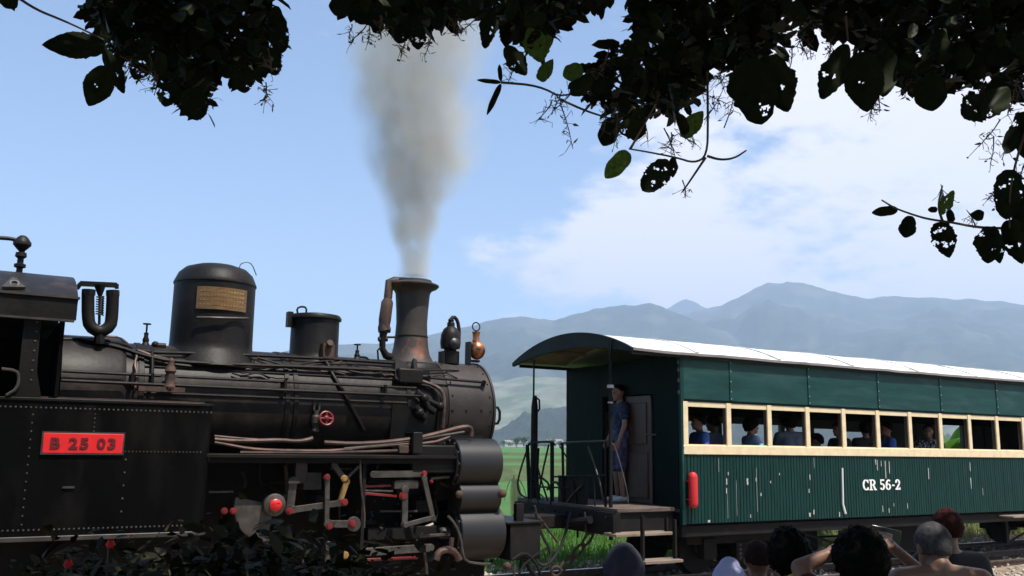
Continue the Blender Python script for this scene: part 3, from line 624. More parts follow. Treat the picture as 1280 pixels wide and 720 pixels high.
def glyph_strokes(ch):      # bold slab-serif figures as closed outlines on a unit square
    def ring(cx, cy, rx, ry, a0, a1, t, n=18, tt=None):
        o, i = [], []
        for k in range(n+1):
            a = rad(a0+(a1-a0)*k/n); w = t if tt is None else (t*abs(math.cos(a)) + tt*abs(math.sin(a)))
            o.append((cx+rx*math.cos(a), cy+ry*math.sin(a))); i.append((cx+(rx-w)*math.cos(a), cy+(ry-w*.75)*math.sin(a)))
        return [[o[k], o[k+1], i[k+1], i[k]] for k in range(n)]
    B = lambda x0, x1, y0, y1: [[(x0, y0), (x1, y0), (x1, y1), (x0, y1)]]
    if ch == 'C': return ring(.42, .5, .40, .5, 48, 312, .19, tt=.11) + B(.62, .74, .66, .98) + B(.62, .74, .02, .30)
    if ch == 'R': return B(.10, .30, 0, 1) + B(0, .42, 0, .11) + B(0, .2, .89, 1) + B(.3, .45, .89, 1) + B(.3, .45, .44, .55) + ring(.44, .72, .32, .28, -90, 90, .19, tt=.11) + [[(.40, .46), (.60, .46), (.80, .1), (.60, .0)]] + B(.58, .88, 0, .11)
    if ch == '5': return B(.12, .62, .86, 1) + B(.12, .25, .5, .86) + ring(.34, .32, .32, .32, -150, 130, .18, tt=.11)
    if ch == '6': return ring(.36, .31, .34, .31, 0, 360, .18, tt=.10) + ring(.50, .40, .48, .60, 95, 185, .18, tt=.12) + B(.46, .62, .80, .96)
    if ch == '2': return ring(.34, .70, .31, .30, -20, 190, .18, tt=.11) + [[(.02, .0), (.26, .0), (.64, .60), (.44, .58)]] + B(.02, .66, 0, .14) + B(.55, .66, .14, .24)
    if ch == '-': return B(.05, .36, .36, .50)
    return []
la, lb_ = py_(1078, 613, YN), py_(1125, 599, YN); hgt = lb_.z - la.z
def letter_row(text, xa, xb, z, h, y, mat, par):
    adv = {'C': .84, 'R': .95, '5': .74, '6': .80, '-': .44, '2': .72, ' ': .30}; tot = sum(adv[c] for c in text); k = (xb-xa)/tot; x = xa
    for c in text:
        if c != ' ':
            m = MB(); off = 0
            for poly in glyph_strokes(c):
                off += .00005
                m.prism([(x+u*k, y-off, z+v*h) for u, v in poly], (0, .006, 0))
            m.build('letter', mat, par)
        x += adv[c]*k
letter_row('CR 56-2', la.x, lb_.x, la.z, hgt, YN-.008, 'white_paint', coach)
# paint scars: patches where the green has flaked to the white primer
m = MB()
for (px, y0, y1, w) in ((1096, 575, 588, .022), (1106, 576, 598, .022), (1111, 577, 592, .02), (1094, 574, 581, .018), (1101, 576, 583, .016), (1160, 585, 599, .022), (1212, 578, 589, .02), (1213, 597, 611, .022), (1228, 610, 619, .014), (908, 598, 606, .022), (908, 610, 617, .024), (910, 590, 594, .02), (934, 598, 606, .04), (945, 597, 602, .03), (951, 616, 620, .025), (1012, 593, 600, .022), (1011, 611, 616, .022), (1017, 637, 643, .03), (1012, 641, 646, .04), (886, 650, 653, .05), (938, 643, 647, .02), (963, 601, 604, .02), (974, 591, 594, .02), (1103, 632, 640, .02), (1111, 635, 641, .02), (1134, 629, 636, .015), (1117, 629, 633, .015), (898, 573, 590, .007), (945, 585, 640, .006), (909, 618, 648, .006), (920, 600, 645, .005), (1017, 572, 585, .008), (1049, 640, 646, .03)):
    a, b = py_(px, y0, YN), py_(px, y1, YN); n = 7; pts = []
    for i in range(n): t = i/(n-1); pts.append((a.x - w*.5*random.uniform(.5, 1), YN-.004, b.z + (a.z-b.z)*t))
    for i in range(n): t = 1-i/(n-1); pts.append((a.x + w*.5*random.uniform(.5, 1), YN-.004, b.z + (a.z-b.z)*t))
    m.face(pts)
m.build('paint_chips', 'house_white', coach, kind='stuff')
# underframe, truss, bogies
MB().bx(8.10, X1+.05, YN+.06, YN+.16, .74, .90).build('sole_bar', 'underframe', coach, bevel=.005)
MB().bx(8.10, X1+.05, YF-.16, YF-.06, .74, .90).build('sole_bar', 'underframe', coach)
MB().bx(8.10, X1+.05, YN+.06, YF-.06, .88, .899).build('underfloor', 'underframe', coach)
for yy in (YN+.3, YF-.3): rod('truss_rod', [(10.4, yy, .74), (12.0, yy, .34), (15.6, yy, .34), (17.0, yy, .74)], .02, 'underframe', coach)
for xx in (12.0, 15.6): MB().bx(xx-.04, xx+.04, YN+.26, YN+.34, .34, .74).bx(xx-.04, xx+.04, YF-.34, YF-.26, .34, .74).build('truss_post', 'underframe', coach)
MB().bx(12.4, 13.8, YN+.5, YN+1.1, .32, .80).build('battery_box', 'underframe', coach, bevel=.01)
MB().bx(11.0, 11.8, YC-.3, YC+.5, .30, .72).build('vacuum_cylinder', 'underframe', coach, bevel=.05)
def wheel(x, y, R, par, w=.10):
    wh = MB().lathe([(R+.03, 0), (R+.03, .025), (R, .03), (R-.01, w)], (x, y, RT+R), (0, -1, 0) if y < YC else (0, 1, 0), n=28).build('wheel', 'underframe', par)
    MB().lathe([(.08, 0), (.08, .05), (.05, .07)], (x, y - w*1.0 if y < YC else y + w, RT+R), (0, -1, 0) if y < YC else (0, 1, 0), n=14).build('hub', 'steel_dark', wh); return wh
for bx_ in (9.7, 18.6):
    for dx in (-.75, .75):
        for y in (10.11, 11.09): wheel(bx_+dx, y, .36, coach)
        MB().cyl((bx_+dx, 10.1, RT+.36), (bx_+dx, 11.1, RT+.36), .06).build('axle', 'underframe', coach)
    for y in (9.82, 11.38):
        m = MB().bx(bx_-1.15, bx_+1.15, y-.04, y+.04, .58, .70)
        for dx in (-.75, .75): m.bx(bx_+dx-.12, bx_+dx+.12, y-.07, y+.07, .38, .66)
        m.bx(bx_-.25, bx_+.25, y-.05, y+.05, .32, .60); m.build('bogie_frame', 'underframe', coach, bevel=.008)
        for dx in (-.17, 0, .17): MB().lathe([(.06 if i % 2 else .048, i*.03) for i in range(9)], (bx_+dx, y, .34), n=12).build('spring', 'steel_dark', coach)
    MB().bx(bx_-.2, bx_+.2, 9.9, 11.3, .5, .86).build('bogie_bolster', 'underframe', coach)
p, q = py_(1262, 645, 9.12), py_(1280, 645, 9.12)
MB().bx(p.x, p.x+1.0, 9.05, 9.30, p.z-.03, p.z).build('step', 'wood_worn', coach, bevel=.005)
for pts, r, mt in (([(664, 600), (676, 596), (688, 606), (690, 640)], .016, 'underframe'), ([(672, 560), (670, 600), (676, 640)], .03, 'underframe'), ([(684, 612), (694, 600), (702, 612), (700, 650)], .018, 'rust'), ([(700, 645), (712, 622), (728, 606)], .014, 'steel_dark'),
                   ([(690, 632), (704, 628), (716, 636)], .022, 'rust'), ([(690, 648), (720, 652), (744, 648)], .026, 'underframe'), ([(716, 600), (722, 640), (722, 672)], .016, 'underframe'), ([(656, 640), (690, 634)], .03, 'underframe'), ([(676, 618), (684, 628), (698, 630)], .012, 'steel'), ([(700, 558), (716, 584), (720, 600)], .010, 'underframe'), ([(742, 590), (744, 640)], .012, 'underframe')):
    rod('brake_rigging', [P7(*p) for p in pts], r, mt, coach, n=7, sm=1)
rod('draw_hook_bar', [px_(700, 655, 7.0), px_(738, 650, 7.0)], .05, 'underframe', coach)
# coupling between coach and locomotive
cp = thing('chain_coupling', 'rusty screw coupling and chain hanging between locomotive and coach', 'coupling', (6.6, 10.6, .8))
def Pc(px, py): return py_(px, py, 10.3)
for a, b in (((742, 663), (728, 683)), ((730, 680), (716, 697)), ((718, 694), (700, 713))):
    A, B = Pc(*a), Pc(*b); d = (B - A); c = (A + B)/2; sd = V((0, 1, 0)); u = d.normalized(); n_ = 16
    pts = [c + u*(d.length*.5*math.cos(t)) + u.cross(sd).normalized()*.045*math.sin(t) for t in [2*math.pi*i/n_ for i in range(n_+1)]]
    MB().tube(pts, .018, n=7).build('link', 'rust', cp)
MB().torus(Pc(695, 714), (.4, 1, .2), .06, .022).build('ring', 'rust', cp)
rod('lever', [Pc(668, 640), Pc(680, 655), Pc(697, 678)], .016, 'rust', cp)
rod('hook', [Pc(727, 656), Pc(737, 668), Pc(746, 662), Pc(742, 652)], .024, 'rust', cp, sm=1)
MB().bx(6.35, 7.05, 10.45, 10.75, .80, .98).build('draw_bar', 'underframe', cp, bevel=.02)
rod('brake_hose', [Pc(668, 632), Pc(676, 668), Pc(690, 690), Pc(684, 705)], .02, 'cloth_black', cp, sm=2)
rod('brake_hose', [Pc(714, 640), Pc(700, 690), Pc(678, 712), Pc(664, 690)], .02, 'cloth_black', cp, sm=2)

# ================================================================== LOCOMOTIVE
LY, LZ, LR = 10.6, 2.30, .62
loco = thing('steam_locomotive', 'black steam rack locomotive with a red number plate and smoking chimney', 'steam locomotive', (3, LY, 0))
def surf(px, py, off=0.0, r=LR):       # point where the sight line meets the boiler shell (r + off); grazing lines take the nearest point
    d = ray(px, py); R = r + off; o = V((0, 0, CAM_Z)); A = d.y*d.y + d.z*d.z; Bq = 2*(d.y*(o.y-LY) + d.z*(o.z-LZ)); C = (o.y-LY)**2 + (o.z-LZ)**2 - R*R
    D = Bq*Bq - 4*A*C; t = (-Bq - math.sqrt(D))/(2*A) if D > 0 else -Bq/(2*A); return o + d*t
def LB(name, m, mat, par=None, bevel=0, **k): return m.build(name, mat, par or loco, bevel, **k)
# boiler, firebox, smokebox
LB('boiler', MB().lathe([(.55, 0), (LR, .001), (LR, 4.25)], (.75, LY, LZ), (1, 0, 0), n=56), 'boiler_soot', ang=30)
LB('firebox', MB().lathe([(LR+.03, 0), (LR+.035, .55), (LR+.01, .60)], (.70, LY, LZ+.015), (1, 0, 0), n=56), 'boiler_soot', ang=30)
for x in (1.42, 2.95, 3.05, 4.42): LB('boiler_band', MB().lathe([(LR+.001, 0), (LR+.012, .005), (LR+.012, .055), (LR+.001, .06)], (x, LY, LZ), (1, 0, 0), n=56, cap=False), 'loco_black', ang=30)
for py0, py1, off in ((497, 503, .004), (467, 473, .004)):
    a, b = surf(322, py0, off), surf(490, py1, off); a.x, b.x = 1.5, 4.4; z = (surf(322, py0).z + surf(490, py1).z)/2
    y = LY - math.sqrt(max(0, (LR+.006)**2 - (z-LZ)**2)); LB('lagging_seam', MB().tube([(1.48, y, z), (4.42, y, z)], .012, n=6), 'loco_black')
sb = LB('smokebox', MB().lathe([(LR-.02, 0), (LR+.012, .001), (LR+.012, .61), (LR+.03, .612), (LR+.03, .64), (LR-.02, .66), (.30, .73), (.001, .75)], (4.98, LY, LZ), (1, 0, 0), n=64), 'smokebox_grey', ang=30)
MBm = MB()
for i in range(22):
    a = 2*math.pi*i/22
    for xx in (5.03, 5.55): MBm.sph((xx, LY - (LR+.014)*math.cos(a), LZ + (LR+.014)*math.sin(a)), .012, 6)
for px in (565, 583, 602, 548): MBm.sph(surf(px, 513, .014), .014, 7)
MBm.build('rivet', 'loco_black', sb, kind='stuff')
LB('door_handle', MB().tube([(5.62, LY-.55, LZ+.06), (5.70, LY-.60, LZ+.05), (5.70, LY-.60, LZ-.14), (5.62, LY-.55, LZ-.15)], .018, n=7, sm=1), 'loco_black', sb)
LB('smokebox_saddle', MB().bx(4.35, 5.48, LY-.56, LY+.56, 1.3, LZ-.1), 'loco_black')
# grey saddle plate at the smokebox root
pl = [surf(490, 505, .02), surf(548, 512, .02), surf(548, 545, .03), surf(486, 550, .03)]
LB('saddle_plate', MB().prism(pl, (0, -.02, 0)), 'cyl_grey', bevel=.004)
# chimney
cz = 2.86
LB('chimney', MB().lathe([(.36, 0), (.33, .02), (.285, .07), (.245, .14), (.222, .24), (.205, .42), (.198, .55), (.205, .72), (.216, .86), (.222, .93), (.245, .975), (.31, 1.005), (.335, 1.03), (.335, 1.045), (.30, 1.06), (.245, 1.075), (.24, 1.105), (.205, 1.105), (.19, 1.0), (.17, .4)], (4.72, LY, cz), n=48, cap=False), 'stack_rust', ang=40)
LB('chimney_base', MB().lathe([(.42, -.03), (.40, .03), (.36, .06), (.33, .062)], (4.72, LY, cz-.03), n=32), 'loco_black')
LB('chimney_band', MB().lathe([(.206, 0), (.214, .004), (.214, .02), (.206, .024)], (4.72, LY, cz+.36), n=40, cap=False), 'loco_black')
def C6(px, py, Y=LY-.02): return py_(px, py, Y)
ep = LB('exhaust_pipe', MB().tube([C6(508, 352), C6(492, 351), C6(487, 352), C6(485, 372)], .055, n=12).tube([C6(485, 372), C6(484, 376), C6(482, 395), C6(479, 410), C6(480, 413)], [.05, .075], n=14), 'stack_rust')
LB('silencer', MB().tube([C6(485, 374), C6(484, 378), C6(481, 400), C6(480, 411)], [.055, .075, .078, .066], n=16).tube([C6(474, 412), C6(487, 412)], .045, n=10), 'rust', ep)
LB('elbow', MB().tube([C6(480, 412), C6(478, 424), C6(478, 436), C6(482, 444), C6(495, 449), C6(508, 455)], [.055, .042, .04, .05, .05, .05], n=12, sm=0).tube([C6(473, 424), C6(484, 424)], .03).tube([C6(480, 421.5), C6(494, 421.5)], .014), 'loco_black', ep)
# domes
dx = 2.245
LB('steam_dome', MB().lathe([(.58, -.16), (.53, -.06), (.48, 0), (.458, .05), (.452, .1), (.450, .3), (.448, .78), (.458, .785), (.458, .80), (.445, .83), (.41, .91), (.34, .975), (.22, 1.015), (.1, 1.03), (.001, 1.032)], (dx, LY, 2.86), n=56), 'loco_black', ang=40)
def domept(px, py, r): # on the dome's upright side
    d = ray(px, py); o = V((0, 0, CAM_Z)); A = d.x**2+d.y**2; Bq = 2*(d.x*(o.x-dx)+d.y*(o.y-LY)); C = (o.x-dx)**2+(o.y-LY)**2-r*r; D = Bq*Bq-4*A*C
    return o + d*((-Bq-math.sqrt(max(D, 0)))/(2*A))
m = MB(); n = 10; top, bot = [], []
zt, zb = domept(277, 359, .462).z, domept(277, 387, .462).z
fa = math.atan2(-(domept(246, 372, .462).y-LY), domept(246, 372, .462).x-dx); fb = math.atan2(-(domept(308, 372, .462).y-LY), domept(308, 372, .462).x-dx)
for r0 in (.455, .468):
    m2 = []
    for i in range(n+1):
        a = fa+(fb-fa)*i/n; m2.append((dx+r0*math.cos(a), LY-r0*math.sin(a)))
    top.append(m2)
pl = LB('maker_plate', MB().prism([(x, y, zb) for x, y in top[1]] + [(x, y, zb) for x, y in top[0][::-1]], (0, 0, zt-zb)), 'brass_plate')
# worn raised lines of cast lettering, too worn to read
m = MB()
for j in range(4):
    z = zb + (zt-zb)*(.17+.2*j)
    for i in range(14):
        a0 = fa+(fb-fa)*(.07+.062*i); a1 = a0+(fb-fa)*.04
        m.prism([(dx+.470*math.cos(a), LY-.470*math.sin(a), z) for a in (a0, a1)] + [(dx+.470*math.cos(a), LY-.470*math.sin(a), z+.02) for a in (a1, a0)], (0, .004, 0))
m.build('cast_line', 'brass', pl, kind='stuff')
LB('hand_bar', MB().tube([domept(246, 397, .50), domept(262, 397, .50), domept(280, 397.5, .5), domept(310, 398, .50)], .015, n=8), 'steel_dark')
LB('lifting_wire', MB().tube([(2.50, LY-.1, 3.80), (2.47, LY-.1, 3.90), (2.55, LY-.1, 3.95), (2.62, LY-.1, 3.93), (2.68, LY-.1, 3.80)], .006, n=5, sm=1), 'steel')
sx = 3.45
sd_ = LB('sand_dome', MB().lathe([(.36, -.10), (.31, -.02), (.288, .03), (.286, .44), (.312, .445), (.312, .47), (.29, .50), (.2, .515), (.001, .52)], (sx, LY, 2.90), n=44), 'loco_black', ang=40)
LB('lid_handle', MB().tube([(sx-.22, LY, 3.40), (sx-.24, LY, 3.47), (sx-.18, LY, 3.50), (sx-.12, LY, 3.49), (sx-.12, LY, 3.40)], .012, n=6, sm=1), 'loco_black', sd_)
LB('hinge', MB().bx(sx-.35, sx-.29, LY-.05, LY+.05, 3.24, 3.42), 'loco_black', sd_)
LB('sand_valve', MB().bx(sx-.02, sx+.12, LY-.40, LY-.26, 2.86, 3.03).tube([(sx+.05, LY-.36, 3.0), (sx+.05, LY-.44, 3.04)], .04), 'rust', sd_)
a = [surf(408, 452, .03), surf(416, 468, .03), surf(428, 488, .03), surf(440, 510, .03), surf(455, 538, .03)]
LB('sand_pipe', MB().tube(a, .022, n=8), 'loco_black')
# turret valves
def valve(name, px, yb, yt, Y, mat='loco_black', wheel=True):
    b, t_ = py_(px, yb, Y), py_(px, yt, Y); h = t_.z - b.z
    m = MB().lathe([(.06, -.05), (.06, 0), (.03, h*.2), (.036, h*.3), (.022, h*.45), (.025, h*.6), (.01, h*.62), (.01, h)], (b.x, Y, b.z), n=14)
    if wheel: m.lathe([(.04, 0), (.045, .006), (.04, .014)], (b.x, Y, t_.z-.014), n=14)
    return LB(name, m, mat)
valve('valve', 181.5, 434, 404, LY-.1); valve('valve', 446, 450, 430, LY-.15)
LB('relief_cock', MB().cyl(C6(193, 432, 10.4), C6(207, 433, 10.4), .035, n=10).sph(C6(194, 431, 10.4), .04), 'loco_black')
LB('drain_fitting', MB().tube([C6(450, 446, 10.35), C6(458, 447, 10.35), C6(463, 452, 10.35)], .014).tube([C6(473, 452, 10.35), C6(472, 438, 10.35), C6(476, 434, 10.35)], .012), 'loco_black')
# safety valve with its spring between two columns
def Sv(px, py, Y=10.15): return py_(px, py, Y)
s1 = LB('safety_valve', MB().tube([Sv(110, 368), Sv(110, 395), Sv(112, 408), Sv(125, 416), Sv(138, 408), Sv(140, 395), Sv(141, 369)], .062, n=12, sm=1).tube([Sv(111, 362), Sv(110.5, 369)], .066).tube([Sv(141, 363), Sv(141, 370)], .066).tube([Sv(125, 412), Sv(124, 430)], .05), 'loco_black')
LB('lever', MB().bar(Sv(100, 354.5), Sv(146, 356.5), .05, .05).tube([Sv(146, 355), Sv(146, 361)], .02).tube([Sv(96, 361), Sv(101, 354)], .022), 'loco_black', s1)
st = [Sv(125, 362), Sv(125, 415)]
LB('stem', MB().tube([Sv(125, 356), Sv(125, 370)], [.06, .02]).tube([Sv(125, 365), Sv(124, 406)], .014), 'loco_black', s1)
m = MB(); a, b = Sv(125.5, 370), Sv(124.5, 394); pts = []
for i in range(97):
    u = i/96; w = 2*math.pi*8*u; pts.append(a.lerp(b, u) + V((.034*math.cos(w), .034*math.sin(w), 0)))
LB('spring', m.tube(pts, .008, n=6), 'loco_black', s1)
# side tank with rounded front corner
TX0, TX1, TY, TZ0, TZ1 = -2.2, 2.075, 9.40, 1.015, 2.225
def tankpoly(z, g=0.0):
    r = .16; pts = [(TX0, TY-g, z)]
    for i in range(9): a = rad(-90+90*i/8); pts.append((TX1-r+r*math.cos(a)+g*math.cos(a), TY+r+r*math.sin(a)+g*math.sin(a), z))
    return pts + [(TX1+g, 10.02, z), (TX0, 10.02, z)]
tank = LB('side_tank', MB().prism(tankpoly(TZ0), (0, 0, TZ1-TZ0)), 'tank_black', ang=30)
LB('tank_rim', MB().prism(tankpoly(TZ1+.001, .014), (0, 0, .03)), 'loco_black', tank, bevel=.006)
LB('tank_rim', MB().prism(tankpoly(TZ0-.04, .02), (0, 0, .045)), 'steel_dark', tank, bevel=.006)
m = MB()
def riv(x, z, r=.011, y=TY): bmesh.ops.create_icosphere(m.bm, subdivisions=1, radius=r, matrix=Matrix.Translation((x, y-.002, z)) @ Matrix.Diagonal((1, .6, 1, 1)))
for i in range(58): riv(-.3+.041*i, 2.165); riv(-.3+.041*i, 1.075)
zl = py_(210, 565, TY).z
for i in range(22): riv(1.27+.033*i, zl, .008)
for i in range(7): riv(.98, 2.12-.04*i, .008)
for z_ in range(14): riv(.46, 2.1-.075*z_, .009)
for z_ in range(5): riv(1.28, 1.7-.12*z_, .011)
m.build('rivet', 'steel_dark', tank, kind='stuff')
LB('tank_latch', MB().bx(.76, .86, TY-.015, TY, 1.44, 1.458), 'steel', tank)
LB('tank_filler', MB().bx(.3, 2.0, 9.55, 9.9, TZ1+.032, TZ1+.05), 'rust', tank)
# right-hand tank on the far side
LB('side_tank', MB().prism([(x, 2*LY - y, z) for x, y, z in tankpoly(TZ0)], (0, 0, TZ1-TZ0)), 'tank_black', ang=30)
# number plate
a, b = py_(55, 541, TY-.02), py_(152.5, 567, TY-.02)
plate = LB('number_plate', MB().bx(a.x, b.x, TY-.022, TY-.001, b.z, a.z), 'red_plate', bevel=.004)
LB('plate_frame', MB().bx(a.x-.014, b.x+.014, TY-.02, TY-.0015, a.z, a.z+.014).bx(a.x-.014, b.x+.014, TY-.02, TY-.0015, b.z-.014, b.z).bx(a.x-.014, a.x-.0005, TY-.019, TY-.0015, b.z, a.z).bx(b.x+.0005, b.x+.014, TY-.019, TY-.0015, b.z, a.z), 'steel_dark', plate)
adv = {'B': 1.0, '2': .92, '5': .92, '0': .92, '3': .92, ' ': .52}; txt = 'B 25 03'; k_ = (b.x-a.x)*.85/sum(adv[c] for c in txt); xx = a.x + (b.x-a.x)*.09
for ch in txt:
    if ch != ' ':
        me, w = text_mesh(ch, (a.z-b.z)*.56, 'plate_letter', bold=.03, depth=.006, name='letter')
        t_ = link_mesh('letter', me, plate, V((xx, TY-.0235, b.z+(a.z-b.z)*.22)) - V((3, LY, 0))); t_.rotation_euler = (rad(90), 0, 0); t_.scale = (min(1.25, adv[ch]*k_*.80/w), 1, 1)
    xx += adv[ch]*k_
# cab
CX = .62
cabf = LB('cab_front', MB().bx(CX, CX+.03, 9.42, 2*LY-9.42, TZ1+.04, 3.0), 'tank_black')
LB('cab_back', MB().bx(-2.2, -2.17, 9.42, 2*LY-9.42, 1.0, 3.05), 'tank_black')
LB('cab_floor', MB().bx(-2.2, .6, 10.03, 2*LY-10.03, 1.0, 1.05), 'tank_black')
pA, pB = py_(25, 450, 9.41).x, py_(49, 450, 9.41).x
LB('cab_post', MB().prism([(pA, 9.405, 3.0), (pB-.02, 9.405, 3.0), (pB-.01, 9.405, 2.5), (pB+.05, 9.405, TZ1+.03), (pA-.1, 9.405, TZ1+.03), (pA-.03, 9.405, 2.32), (pA, 9.405, 2.4)], (0, .03, 0)), 'loco_black', bevel=.004)
m = MB()
for i in range(7): riv(pB-.05, 2.95-.09*i, .012, 9.405)
m.build('rivet', 'steel_dark', loco, kind='stuff')
LB('cab_side', MB().bx(-2.2, -.75, 9.405, 9.435, TZ1+.04, 3.0), 'tank_black')
LB('cab_side', MB().bx(-2.2, CX-.01, 2*LY-9.435, 2*LY-9.405, 1.0, 3.0), 'tank_black')
LB('backhead', MB().bx(CX-.25, CX-.02, LY-.6, LY+.6, 1.06, 2.85), 'tank_black')
LB('cab_handrail', MB().tube([py_(2, 461, 9.38), py_(20, 463, 9.38), py_(24, 470, 9.38), py_(22, 485, 9.38), py_(8, 494, 9.38)], .014, n=7, sm=1), 'steel_dark')
# cab roof: arched sheet with a deep side valance
hw, rise, ze = LY-9.36, .37, 3.19
rr = (hw*hw+rise*rise)/(2*rise); zc = ze+rise-rr; am = math.asin(hw/rr)
A_ = [(LY+rr*math.sin(-am+2*am*i/24), zc+rr*math.cos(-am+2*am*i/24)) for i in range(25)]
B_ = [(LY+(rr-.05)*math.sin(am-2*am*i/24), zc+(rr-.05)*math.cos(am-2*am*i/24)) for i in range(25)]
rf = LB('cab_roof', MB().prism([(-2.3, y, z) for y, z in A_+B_], (.74+2.3, 0, 0)), 'boiler_soot', bevel=.01)
LB('roof_valance', MB().bx(-2.3, .735, 9.345, 9.375, 2.985, 3.19), 'loco_black', rf)
LB('gutter', MB().bx(-2.3, .75, 9.325, 9.38, 3.185, 3.205).bx(-2.3, .72, 9.325, 9.38, 2.965, 2.985), 'steel_dark', rf)
LB('roof_valance', MB().bx(-2.3, .735, 2*LY-9.375, 2*LY-9.345, 2.985, 3.19), 'loco_black', rf)
LB('roof_end', MB().prism([(.70, y, z-.004) for y, z in A_[1:-1]] , (.03, 0, 0)), 'loco_black', rf)
def roofpt(px, py, off=.008):
    d = ray(px, py); o = V((0, 0, CAM_Z)); A = d.y*d.y+d.z*d.z; Bq = 2*(d.y*(o.y-LY)+d.z*(o.z-zc)); C = (o.y-LY)**2+(o.z-zc)**2-(rr+off)**2; D = Bq*Bq-4*A*C
    return o + d*((-Bq-math.sqrt(max(D, 0)))/(2*A))
lug = [roofpt(*q) for q in ((2, 361), (32, 361.5), (26, 357), (21, 350), (15, 349), (8, 355))]
lg = LB('lifting_lug', MB().prism(lug, (0, -.012, .02)), 'steel_dark', rf)
q = roofpt(18, 354.5, .03); LB('lug_eye', MB().torus(q, (0, -.75, .6), .035, .012, n=16, m=6), 'steel', lg)
w0 = py_(24, 340, LY-.2); wt = py_(24, 308, LY-.2); h = wt.z - w0.z
wh_ = LB('whistle', MB().lathe([(.03, -.1), (.03, .06), (.055, .07), (.055, .10), (.03, .11), (.03, .16), (.055, .18), (.05, .22), (.02, .23), (.05, .26), (.085, .30), (.085, .33), (.05, .38), (.025, .40), (.02, h)], (w0.x, LY-.2, w0.z-.02), n=18), 'loco_black')
LB('whistle_pipe', MB().tube([py_(28, 316, LY-.2), py_(29, 306, LY-.2), py_(20, 299, LY-.2), py_(0, 297, LY-.2), py_(-20, 298, LY-.2)], .022, n=8, sm=2), 'loco_black', wh_)
# running board
rb = LB('running_board', MB().bx(1.6, 4.95, 9.46, 10.1, 1.725, 1.76), 'loco_black', bevel=.004)
LB('running_board', MB().bx(1.6, 4.95, 2*LY-10.1, 2*LY-9.46, 1.725, 1.76), 'loco_black')
LB('valance', MB().bx(2.08, 4.8, 9.50, 9.52, 1.67, 1.724), 'underframe', rb)
# handrails and pipes along the boiler
def pipe(name, pts, r, mat='loco_black', off=.05, sm=1, n=8): return LB(name, MB().tube([surf(*p, off) if len(p) == 2 else py_(*p) for p in pts], r, n=n, sm=sm), mat)
def straight(name, p, q, r, off, mat='loco_black', x0=None, x1=None):
    a, b = surf(*p, off), surf(*q, off); z = (a.z+b.z)/2; y = LY - math.sqrt(max(.01, (LR+off)**2 - (z-LZ)**2)); a.y = b.y = y; a.z = b.z = z
    if x0 is not None: a.x = x0
    if x1 is not None: b.x = x1
    return LB(name, MB().tube([a, b], r, n=8), mat), y, z
_, y1, z1 = straight('handrail', (320, 477), (520, 484), .016, .09, 'loco_black', .70)
_, y2, z2 = straight('handrail', (320, 487), (527, 494.5), .018, .10, 'loco_black', .70)
for px in (165, 190, 356, 481):
    x = surf(px, 482, .09).x; LB('rail_stanchion', MB().cyl((x, LY-math.sqrt(LR**2-(z1-LZ)**2), z1), (x, y1-.01, z1), .018, n=8).cyl((x, LY-math.sqrt(LR**2-(z2-LZ)**2), z2), (x, y2-.01, z2), .018, n=8).bx(x-.012, x+.012, y2-.012, y1+.02, z2-.02, z1+.02), 'loco_black')
pipe('steam_pipe', [(100, 424), (118, 428), (150, 434), (178, 444), (215, 452), (300, 456), (420, 460), (500, 464), (535, 466)], .024, 'loco_black', .06)
pipe('steam_pipe', [(70, 424), (120, 424), (155, 430), (175, 440), (260, 442), (340, 445), (420, 449), (495, 454)], .02, 'loco_black', .05)
pipe('oil_pipe', [(170, 437), (200, 448), (240, 453), (270, 455), (300, 458), (340, 459)], .016, 'copper_pipe', .05)
pipe('oil_pipe', [(130, 420), (150, 422), (160, 430), (172, 443), (168, 455), (172, 468), (168, 490)], .014, 'copper_pipe', .05)
pipe('oil_pipe', [(322, 447), (360, 458), (395, 452), (430, 450)], .012, 'loco_black', .04)
pipe('oil_pipe', [(420, 458), (445, 466), (470, 468), (490, 461)], .014, 'loco_black', .05)
pipe('drain_rod', [(190, 434), (191, 452), (190, 478)], .016, 'loco_black', .07)
# clack box, brown column
cb = surf(211, 486, .08); LB('oil_lubricator', MB().lathe([(.055, 0), (.06, .02), (.045, .05), (.05, .10), (.045, .16), (.06, .18), (.045, .22), (.03, .25), (.035, .29), (.012, .32)], cb - V((0, .02, 0)), n=14).bar(cb+V((-.09, -.02, .13)), cb+V((.07, -.02, .13)), .03, .03).bar(cb+V((-.3, -.02, -.01)), cb+V((.15, -.02, -.01)), .08, .05), 'rust')
# red valve wheel and clack valve
rw = surf(408, 523, .12); ax = (rw - V((rw.x, LY, LZ))).normalized()
vw = LB('valve_wheel', MB().torus(rw, (0, -1, .2), .075, .013, n=24).tube([rw+V((-.075, 0, 0)), rw+V((.075, 0, 0))], .012).tube([rw+V((0, 0, -.075)), rw+V((0, 0, .075))], .012).sph(rw, (.035, .02, .035)), 'red_pin')
cv = surf(393, 540, .06); LB('clack_valve', MB().lathe([(.04, 0), (.045, .02), (.03, .03), (.035, .08), (.05, .10), (.05, .17), (.03, .19), (.03, .24)], cv - V((0, .03, 0)), n=14).tube([cv+V((-.03, -.03, .24)), cv+V((-.03, -.03, .34))], .014).tube([cv+V((.03, -.03, .24)), cv+V((.03, -.03, .33))], .014).tube([cv+V((0, -.03, .14)), rw], .02), 'steel_dark')
